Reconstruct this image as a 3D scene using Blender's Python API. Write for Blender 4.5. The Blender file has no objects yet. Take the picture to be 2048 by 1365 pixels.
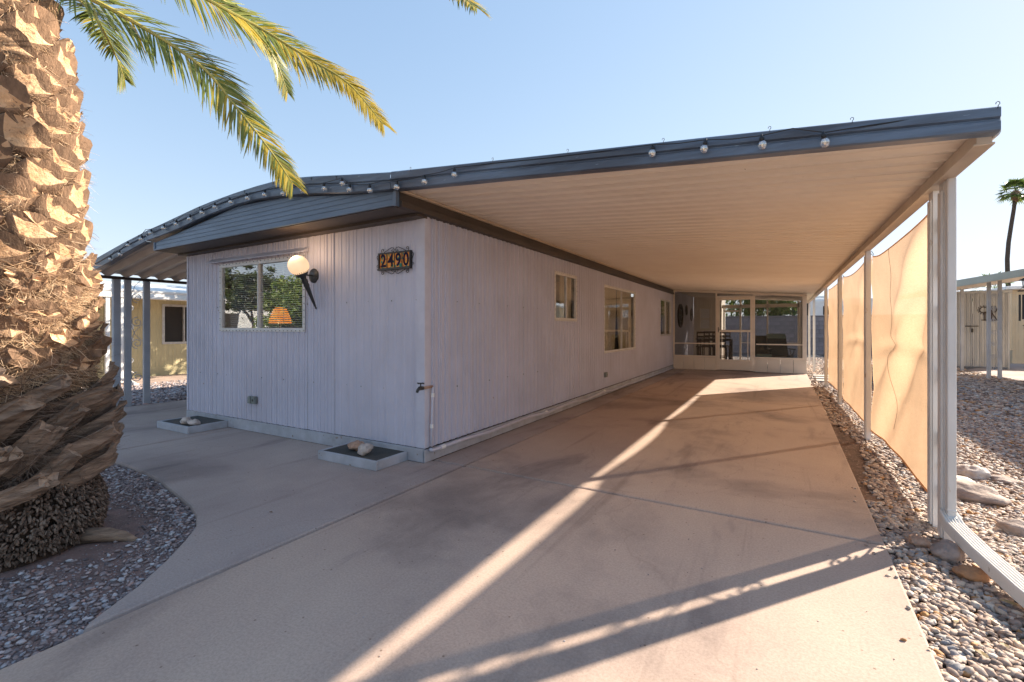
import bpy, bmesh, math, random
import numpy as np
from mathutils import Vector, Matrix, noise
random.seed(7); RNG = np.random.default_rng(7)
R_ = math.radians
S = bpy.context.scene
COL = S.collection
# ------------------------------------------------------------ camera, sky, sun, exposure
cd = bpy.data.cameras.new('camera'); cam = bpy.data.objects.new('camera', cd); COL.objects.link(cam)
cam.location = (0, 0, 1.25); cam.rotation_euler = (R_(90), 0, R_(29.75))
cd.sensor_width = 36; cd.lens = 36 * 938 / 2048; cd.shift_y = -(682.5 - 657) / 2048
cd.clip_start = 0.05; cd.clip_end = 2000
S.camera = cam
SUN_AZ = (0.603, 0.798); SUN_EL = 29.7
w = bpy.data.worlds.new('World'); S.world = w; w.use_nodes = True
wn = w.node_tree.nodes; wl = w.node_tree.links
bg = wn['Background']; sky = wn.new('ShaderNodeTexSky'); sky.sky_type = 'NISHITA'; sky.sun_disc = False
sky.sun_elevation = R_(SUN_EL); sky.sun_rotation = math.atan2(SUN_AZ[0], SUN_AZ[1])
sky.air_density = 1.0; sky.dust_density = 0.2; sky.ozone_density = 2.6
# soft shoulder over the whole sky, as the photograph's tone curve has
def vm(op, a, b_):
    n = wn.new('ShaderNodeVectorMath'); n.operation = op
    for i_, q in ((0, a), (1, b_)):
        if isinstance(q, tuple): n.inputs[i_].default_value = q
        else: wl.new(q, n.inputs[i_])
    return n.outputs[0]
den = vm('ADD', vm('MULTIPLY', sky.outputs[0], (0.42, 0.42, 0.42)), (1, 1, 1))
wl.new(vm('MULTIPLY', vm('DIVIDE', sky.outputs[0], den), (0.93, 0.955, 1.04)), bg.inputs['Color']); bg.inputs['Strength'].default_value = 0.15
sd = bpy.data.lights.new('sun', 'SUN'); sd.energy = 3.0; sd.angle = R_(0.7); sd.color = (1.0, 0.87, 0.71)
sun = bpy.data.objects.new('sun', sd); COL.objects.link(sun)
_c = math.cos(R_(SUN_EL))
sun.rotation_euler = Vector((SUN_AZ[0] * _c, SUN_AZ[1] * _c, math.sin(R_(SUN_EL)))).to_track_quat('Z', 'Y').to_euler()
sun.location = (20, 26, 18)
S.view_settings.view_transform = 'Standard'; S.view_settings.look = 'None'
S.view_settings.gamma = 1; S.view_settings.exposure = 2.08
S.render.engine = 'CYCLES'
S.cycles.max_bounces = 10; S.cycles.diffuse_bounces = 6; S.cycles.transparent_max_bounces = 16

# ------------------------------------------------------------ helpers
class MB:
    def __init__(s): s.v = []; s.f = []; s.m = []
    def add(s, vs, fs, mi=0):
        o = len(s.v); s.v += [tuple(p) for p in vs]
        for f in fs: s.f.append(tuple(i + o for i in f)); s.m.append(mi)
    def box(s, x0, x1, y0, y1, z0, z1, mp=None, mi=0):
        vs = [(x, y, z) for x in (x0, x1) for y in (y0, y1) for z in (z0, z1)]
        if mp: vs = [mp(*p) for p in vs]
        s.add(vs, [(0, 1, 3, 2), (4, 6, 7, 5), (0, 4, 5, 1), (2, 3, 7, 6), (0, 2, 6, 4), (1, 5, 7, 3)], mi)
    def prism(s, poly, fn, a, b, mi=0):
        """poly: list of 2D points; fn(p,q,t)->3D; extruded t=a..b"""
        n = len(poly); vs = [fn(p, q, a) for p, q in poly] + [fn(p, q, b) for p, q in poly]
        fs = [(i, (i + 1) % n, n + (i + 1) % n, n + i) for i in range(n)] + [tuple(range(n))[::-1], tuple(range(n, 2 * n))]
        s.add(vs, fs, mi)
    def sheet(s, poly, fn, a, b, th=0.0, mi=0):
        """open polyline extruded"""
        n = len(poly); vs = [fn(p, q, a) for p, q in poly] + [fn(p, q, b) for p, q in poly]
        s.add(vs, [(i, i + 1, n + i + 1, n + i) for i in range(n - 1)], mi)
    def tube(s, pts, r, n=8, cap=True, mi=0):
        pts = [Vector(p) for p in pts]; rs = r if isinstance(r, (list, tuple)) else [r] * len(pts)
        vs = []; up = None
        for i, p in enumerate(pts):
            d = (pts[min(i + 1, len(pts) - 1)] - pts[max(i - 1, 0)]).normalized()
            if up is None: up = d.orthogonal().normalized()
            up = (up - d * up.dot(d))
            up = up.normalized() if up.length > 1e-5 else d.orthogonal().normalized()
            sd_ = d.cross(up)
            for k in range(n):
                a = 2 * math.pi * k / n; vs.append(p + (up * math.cos(a) + sd_ * math.sin(a)) * rs[i])
        fs = []
        for i in range(len(pts) - 1):
            for k in range(n): fs.append((i * n + k, i * n + (k + 1) % n, (i + 1) * n + (k + 1) % n, (i + 1) * n + k))
        if cap: fs += [tuple(range(n))[::-1], tuple(range((len(pts) - 1) * n, len(pts) * n))]
        s.add(vs, fs, mi)
    def lathe(s, prof, c, ax=(0, 0, 1), n=20, mi=0):
        """prof: (r, h) along axis ax from c"""
        ax = Vector(ax).normalized(); u = ax.orthogonal().normalized(); v = ax.cross(u); c = Vector(c); vs = []
        for r, h in prof:
            for k in range(n):
                a = 2 * math.pi * k / n; vs.append(c + ax * h + (u * math.cos(a) + v * math.sin(a)) * max(r, 1e-4))
        fs = []
        for i in range(len(prof) - 1):
            for k in range(n): fs.append((i * n + k, i * n + (k + 1) % n, (i + 1) * n + (k + 1) % n, (i + 1) * n + k))
        fs += [tuple(range(n))[::-1], tuple(range((len(prof) - 1) * n, len(prof) * n))]
        s.add(vs, fs, mi)

def obj(name, mb, mat, parent=None, smooth=False, bevel=0, kind=None, label=None, cat=None, group=None, recalc=True):
    me = bpy.data.meshes.new(name)
    if isinstance(mb, MB):
        me.from_pydata(mb.v, [], mb.f)
        mats = mat if isinstance(mat, (list, tuple)) else [mat]
        for m in mats: me.materials.append(m)
        if len(mats) > 1: me.polygons.foreach_set('material_index', mb.m)
        if recalc and len(mb.f) < 60000:
            b = bmesh.new(); b.from_mesh(me); bmesh.ops.recalc_face_normals(b, faces=b.faces); b.to_mesh(me); b.free()
    if smooth: me.polygons.foreach_set('use_smooth', [True] * len(me.polygons))
    me.update()
    o = bpy.data.objects.new(name, me); COL.objects.link(o)
    if parent:
        o.parent = parent
        wp = Vector((0, 0, 0)); p = parent
        while p: wp += p.location; p = p.parent
        o.location = -wp
    if bevel:
        md = o.modifiers.new('bevel', 'BEVEL'); md.width = bevel; md.segments = 2; md.limit_method = 'ANGLE'
    tag(o, label, cat, group, kind)
    return o

def tag(o, label=None, cat=None, group=None, kind=None):
    if label: o['label'] = label
    if cat: o['category'] = cat
    if group: o['group'] = group
    if kind: o['kind'] = kind

def thing(name, loc, label, cat, group=None):
    o = bpy.data.objects.new(name, None); COL.objects.link(o); o.location = loc; o.empty_display_size = 0.2
    tag(o, label, cat, group); return o

def copy_tree(o, parent=None):
    c = o.copy(); COL.objects.link(c)
    if parent: c.parent = parent
    for ch in o.children: copy_tree(ch, c)
    return c

# ------------------------------------------------------------ materials
def nodes(name):
    m = bpy.data.materials.new(name); m.use_nodes = True
    nt = m.node_tree; return m, nt, nt.nodes, nt.links, nt.nodes['Principled BSDF']

def ramp(nt, stops, interp='LINEAR'):
    r = nt.nodes.new('ShaderNodeValToRGB'); r.color_ramp.interpolation = interp
    e = r.color_ramp.elements
    while len(e) > 1: e.remove(e[-1])
    for i, (p, c) in enumerate(stops):
        x = e[0] if i == 0 else e.new(p)
        x.position = p; x.color = (*c, 1) if len(c) == 3 else c
    return r

def coords(nt, scale=(1, 1, 1), kind='Object'):
    t = nt.nodes.new('ShaderNodeTexCoord'); mp = nt.nodes.new('ShaderNodeMapping'); mp.inputs['Scale'].default_value = scale
    nt.links.new(t.outputs[kind], mp.inputs[0]); return mp.outputs[0]

def noise_tex(nt, co, scale, detail=4, rough=0.55, dist=0):
    n = nt.nodes.new('ShaderNodeTexNoise'); n.inputs['Scale'].default_value = scale; n.inputs['Detail'].default_value = detail
    n.inputs['Roughness'].default_value = rough; n.inputs['Distortion'].default_value = dist
    nt.links.new(co, n.inputs['Vector']); return n.outputs['Fac']

def mix(nt, fac, a, b, mode='MIX'):
    m = nt.nodes.new('ShaderNodeMix'); m.data_type = 'RGBA'; m.blend_type = mode
    for sock, val in ((m.inputs['Factor'], fac), (m.inputs['A'], a), (m.inputs['B'], b)):
        if isinstance(val, (int, float)): sock.default_value = val
        elif isinstance(val, (tuple, list)): sock.default_value = (*val, 1)
        else: nt.links.new(val, sock)
    return m.outputs['Result']

def bump(nt, h, strength=0.3, dist=0.01, normal=None):
    b = nt.nodes.new('ShaderNodeBump'); b.inputs['Strength'].default_value = strength; b.inputs['Distance'].default_value = dist
    nt.links.new(h, b.inputs['Height'])
    if normal: nt.links.new(normal, b.inputs['Normal'])
    return b.outputs[0]

def mat(name, c1, c2=None, rough=0.6, scale=3, stretch=(1, 1, 1), speck=None, bmp=0.0, bscale=60, metal=0.0, spec=0.5, lo=0.35, hi=0.65, vary=0):
    m, nt, N, L, p = nodes(name)
    co = coords(nt, stretch)
    p.inputs['Roughness'].default_value = rough; p.inputs['Metallic'].default_value = metal; p.inputs['Specular IOR Level'].default_value = spec
    if c2 is None: c2 = tuple(c * 0.86 for c in c1)
    n = noise_tex(nt, co, scale, 6, 0.6); r = ramp(nt, [(lo, c2), (hi, c1)]); L.new(n, r.inputs[0]); out = r.outputs[0]
    if speck:
        col, thr, sc = speck
        n2 = noise_tex(nt, co, sc, 3, 0.6); r2 = ramp(nt, [(thr, (0, 0, 0)), (thr + 0.05, (1, 1, 1))]); L.new(n2, r2.inputs[0])
        out = mix(nt, r2.outputs[0], out, col)
    if vary:
        oi = N.new('ShaderNodeObjectInfo'); mr = N.new('ShaderNodeMapRange'); mr.inputs[3].default_value = 1 - vary; mr.inputs[4].default_value = 1 + vary * 0.6
        L.new(oi.outputs['Random'], mr.inputs[0]); cmb = N.new('ShaderNodeCombineColor')
        for i in range(3): L.new(mr.outputs[0], cmb.inputs[i])
        out = mix(nt, 1.0, out, cmb.outputs[0], 'MULTIPLY')
    L.new(out, p.inputs['Base Color'])
    if bmp: L.new(bump(nt, noise_tex(nt, co, bscale, 5, 0.65), bmp, 0.01), p.inputs['Normal'])
    return m

def concrete(name, base, stain, light):
    m, nt, N, L, p = nodes(name); co = coords(nt)
    a = noise_tex(nt, co, 0.55, 6, 0.62, 0.3); ra = ramp(nt, [(0.36, stain), (0.50, base), (0.68, light)]); L.new(a, ra.inputs[0])
    co2 = coords(nt, (1.3, 0.28, 1)); b = noise_tex(nt, co2, 1.1, 7, 0.62, 0.5)
    rb = ramp(nt, [(0.30, (0.50, 0.49, 0.52)), (0.43, (0.95, 0.94, 0.93)), (0.7, (1.06, 1.05, 1.03))]); L.new(b, rb.inputs[0])
    c = mix(nt, 1.0, ra.outputs[0], rb.outputs[0], 'MULTIPLY')
    d = noise_tex(nt, co, 85, 5, 0.75); rd = ramp(nt, [(0.3, (0.78, 0.77, 0.76)), (0.6, (1.05, 1.05, 1.05))]); L.new(d, rd.inputs[0])
    c = mix(nt, 1.0, c, rd.outputs[0], 'MULTIPLY')
    e = noise_tex(nt, co, 9, 3, 0.5); re = ramp(nt, [(0.73, (1, 1, 1)), (0.80, (0.55, 0.5, 0.47))]); L.new(e, re.inputs[0])
    c = mix(nt, 1.0, c, re.outputs[0], 'MULTIPLY')
    wn_ = N.new('ShaderNodeTexNoise'); wn_.inputs['Scale'].default_value = 2.5; wn_.inputs['Detail'].default_value = 6; L.new(co, wn_.inputs['Vector'])
    wm = N.new('ShaderNodeVectorMath'); wm.operation = 'MULTIPLY_ADD'; L.new(wn_.outputs['Color'], wm.inputs[0]); wm.inputs[1].default_value = (0.45, 0.45, 0); L.new(co, wm.inputs[2])
    vo = N.new('ShaderNodeTexVoronoi'); vo.feature = 'DISTANCE_TO_EDGE'; vo.inputs['Scale'].default_value = 0.42; L.new(wm.outputs[0], vo.inputs['Vector'])
    rc = ramp(nt, [(0.0, (0.55, 0.52, 0.50)), (0.0016, (0.62, 0.6, 0.58)), (0.003, (1, 1, 1))]); L.new(vo.outputs['Distance'], rc.inputs[0])
    c = mix(nt, 0.22, c, rc.outputs[0], 'MULTIPLY')
    vg = N.new('ShaderNodeTexVoronoi'); vg.inputs['Scale'].default_value = 11; L.new(co, vg.inputs['Vector'])
    rg_ = ramp(nt, [(0.0, (0.30, 0.24, 0.20)), (0.045, (0.45, 0.38, 0.33)), (0.07, (1, 1, 1))]); L.new(vg.outputs['Distance'], rg_.inputs[0]); c = mix(nt, 0.8, c, rg_.outputs[0], 'MULTIPLY')
    ct_ = noise_tex(nt, coords(nt, (5.5, 0.16, 1)), 1.0, 5, 0.6, 0.2); rt = ramp(nt, [(0.60, (1, 1, 1)), (0.70, (0.80, 0.79, 0.79))]); L.new(ct_, rt.inputs[0]); c = mix(nt, 1.0, c, rt.outputs[0], 'MULTIPLY')
    L.new(c, p.inputs['Base Color']); p.inputs['Roughness'].default_value = 0.82; p.inputs['Specular IOR Level'].default_value = 0.35
    h = noise_tex(nt, co, 130, 6, 0.8); h2 = noise_tex(nt, co, 7, 5, 0.6)
    L.new(bump(nt, h, 0.25, 0.004, bump(nt, h2, 0.25, 0.01)), p.inputs['Normal'])
    return m

def glass_mat(name, tint=(0.9, 0.93, 0.92), boost=0.06):
    m, nt, N, L, p = nodes(name); N.remove(p); out = N['Material Output']
    t = N.new('ShaderNodeBsdfTransparent'); t.inputs[0].default_value = (*tint, 1)
    g = N.new('ShaderNodeBsdfGlossy'); g.inputs['Roughness'].default_value = 0.015; g.inputs[0].default_value = (1, 1, 1, 1)
    co = coords(nt); nn = noise_tex(nt, co, 2.2, 2); L.new(bump(nt, nn, 0.12, 0.01), g.inputs['Normal'])
    f = N.new('ShaderNodeFresnel'); gm = N.new('ShaderNodeNewGeometry'); ir = N.new('ShaderNodeMapRange'); ir.inputs[3].default_value = 1.5; ir.inputs[4].default_value = 1 / 1.5; L.new(gm.outputs['Backfacing'], ir.inputs[0]); L.new(ir.outputs[0], f.inputs[0])
    ad = N.new('ShaderNodeMath'); ad.operation = 'ADD'; ad.inputs[1].default_value = boost; L.new(f.outputs[0], ad.inputs[0])
    mx = N.new('ShaderNodeMixShader'); L.new(ad.outputs[0], mx.inputs[0]); L.new(t.outputs[0], mx.inputs[1]); L.new(g.outputs[0], mx.inputs[2])
    L.new(mx.outputs[0], out.inputs[0]); return m

def screen_mat(name, col, opac):
    m, nt, N, L, p = nodes(name); N.remove(p); out = N['Material Output']
    t = N.new('ShaderNodeBsdfTransparent'); d = N.new('ShaderNodeBsdfDiffuse'); d.inputs[0].default_value = (*col, 1)
    mx = N.new('ShaderNodeMixShader'); mx.inputs[0].default_value = opac; L.new(t.outputs[0], mx.inputs[1]); L.new(d.outputs[0], mx.inputs[2])
    L.new(mx.outputs[0], out.inputs[0]); return m

def cloth_mat(name, col, trans, through=0.1, scale=400):
    m, nt, N, L, p = nodes(name); N.remove(p); out = N['Material Output']
    co = coords(nt)
    n = noise_tex(nt, co, 2.0, 5, 0.6); r = ramp(nt, [(0.3, tuple(c * 0.86 for c in col)), (0.7, col)]); L.new(n, r.inputs[0])
    wv = N.new('ShaderNodeTexWave'); wv.bands_direction = 'Z'; wv.inputs['Scale'].default_value = 22; wv.inputs['Distortion'].default_value = 1.2
    wv.inputs['Detail'].default_value = 3; L.new(co, wv.inputs[0])
    n3 = noise_tex(nt, coords(nt, (1, 1, 6)), 45, 4, 0.7); rw = ramp(nt, [(0.25, (0.76, 0.73, 0.70)), (0.7, (1.06, 1.06, 1.06))]); L.new(n3, rw.inputs[0])
    cc = mix(nt, 1.0, r.outputs[0], rw.outputs[0], 'MULTIPLY')
    nb = bump(nt, n3, 0.4, 0.004, bump(nt, noise_tex(nt, coords(nt, (1, 1, 3.5)), 2.6, 5, 0.6, 0.6), 0.35, 0.05))
    d = N.new('ShaderNodeBsdfDiffuse'); L.new(cc, d.inputs[0]); L.new(nb, d.inputs['Normal'])
    tr = N.new('ShaderNodeBsdfTranslucent'); L.new(cc, tr.inputs[0])
    tp = N.new('ShaderNodeBsdfTransparent'); tp.inputs[0].default_value = (1, 0.9, 0.8, 1)
    m1 = N.new('ShaderNodeMixShader'); m1.inputs[0].default_value = trans; L.new(d.outputs[0], m1.inputs[1]); L.new(tr.outputs[0], m1.inputs[2])
    m2 = N.new('ShaderNodeMixShader'); m2.inputs[0].default_value = through; L.new(m1.outputs[0], m2.inputs[1]); L.new(tp.outputs[0], m2.inputs[2])
    L.new(m2.outputs[0], out.inputs[0]); return m

def leaf_mat(name, stops, trans=0.35, rough=0.45):
    m, nt, N, L, p = nodes(name); out = N['Material Output']
    g = N.new('ShaderNodeNewGeometry'); r = ramp(nt, stops); L.new(g.outputs['Random Per Island'], r.inputs[0])
    co = coords(nt); n = noise_tex(nt, co, 3.0, 4); rn = ramp(nt, [(0.3, (0.72, 0.72, 0.72)), (0.7, (1.12, 1.12, 1.12))]); L.new(n, rn.inputs[0])
    c = mix(nt, 1.0, r.outputs[0], rn.outputs[0], 'MULTIPLY')
    L.new(c, p.inputs['Base Color']); p.inputs['Roughness'].default_value = rough
    tr = N.new('ShaderNodeBsdfTranslucent'); L.new(c, tr.inputs[0])
    mx = N.new('ShaderNodeMixShader'); mx.inputs[0].default_value = trans; L.new(p.outputs[0], mx.inputs[1]); L.new(tr.outputs[0], mx.inputs[2])
    L.new(mx.outputs[0], out.inputs[0]); return m

def island_mat(name, stops, rough=0.75, bmp=0.4, bscale=70, spec=0.3, nscale=25, nlo=0.7):
    m, nt, N, L, p = nodes(name)
    g = N.new('ShaderNodeNewGeometry'); r = ramp(nt, stops); L.new(g.outputs['Random Per Island'], r.inputs[0])
    co = coords(nt); n = noise_tex(nt, co, nscale, 4, 0.65); rn = ramp(nt, [(0.3, (nlo,) * 3), (0.7, (1.15,) * 3)]); L.new(n, rn.inputs[0])
    L.new(mix(nt, 1.0, r.outputs[0], rn.outputs[0], 'MULTIPLY'), p.inputs['Base Color'])
    p.inputs['Roughness'].default_value = rough; p.inputs['Specular IOR Level'].default_value = spec
    L.new(bump(nt, noise_tex(nt, co, bscale, 4, 0.7), bmp, 0.006), p.inputs['Normal'])
    return m

def emit_mat(name, col, strength, base):
    m, nt, N, L, p = nodes(name); p.inputs['Base Color'].default_value = (*base, 1); p.inputs['Roughness'].default_value = 0.3
    p.inputs['Emission Color'].default_value = (*col, 1); p.inputs['Emission Strength'].default_value = strength; return m

def siding_mat(name, c, dirt):
    m, nt, N, L, p = nodes(name); co = coords(nt)
    s1 = noise_tex(nt, coords(nt, (14, 14, 0.35)), 1.0, 5, 0.6); r1 = ramp(nt, [(0.3, tuple(k * 0.94 for k in c)), (0.62, c)]); L.new(s1, r1.inputs[0])
    n = noise_tex(nt, co, 1.3, 6, 0.6); r2 = ramp(nt, [(0.3, (0.88, 0.87, 0.86)), (0.65, (1.03, 1.03, 1.03))]); L.new(n, r2.inputs[0])
    o = mix(nt, 1.0, r1.outputs[0], r2.outputs[0], 'MULTIPLY')
    v = N.new('ShaderNodeTexVoronoi'); v.inputs['Scale'].default_value = 3.1; L.new(co, v.inputs['Vector'])
    rv = ramp(nt, [(0.0, (1, 1, 1)), (0.028, (1, 1, 1)), (0.035, (0, 0, 0))]); L.new(v.outputs['Distance'], rv.inputs[0])
    o = mix(nt, rv.outputs[0], o, dirt)
    # rain streak grime, a little stronger where it gathers under the eave
    s3 = noise_tex(nt, coords(nt, (25, 25, 0.6)), 1.0, 4, 0.6); r3 = ramp(nt, [(0.62, (0, 0, 0)), (0.85, (0.25,) * 3)]); L.new(s3, r3.inputs[0])
    o = mix(nt, r3.outputs[0], o, dirt)
    L.new(o, p.inputs['Base Color']); p.inputs['Roughness'].default_value = 0.5; p.inputs['Specular IOR Level'].default_value = 0.4
    L.new(bump(nt, noise_tex(nt, co, 30, 4, 0.6), 0.08, 0.01), p.inputs['Normal'])
    return m

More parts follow.
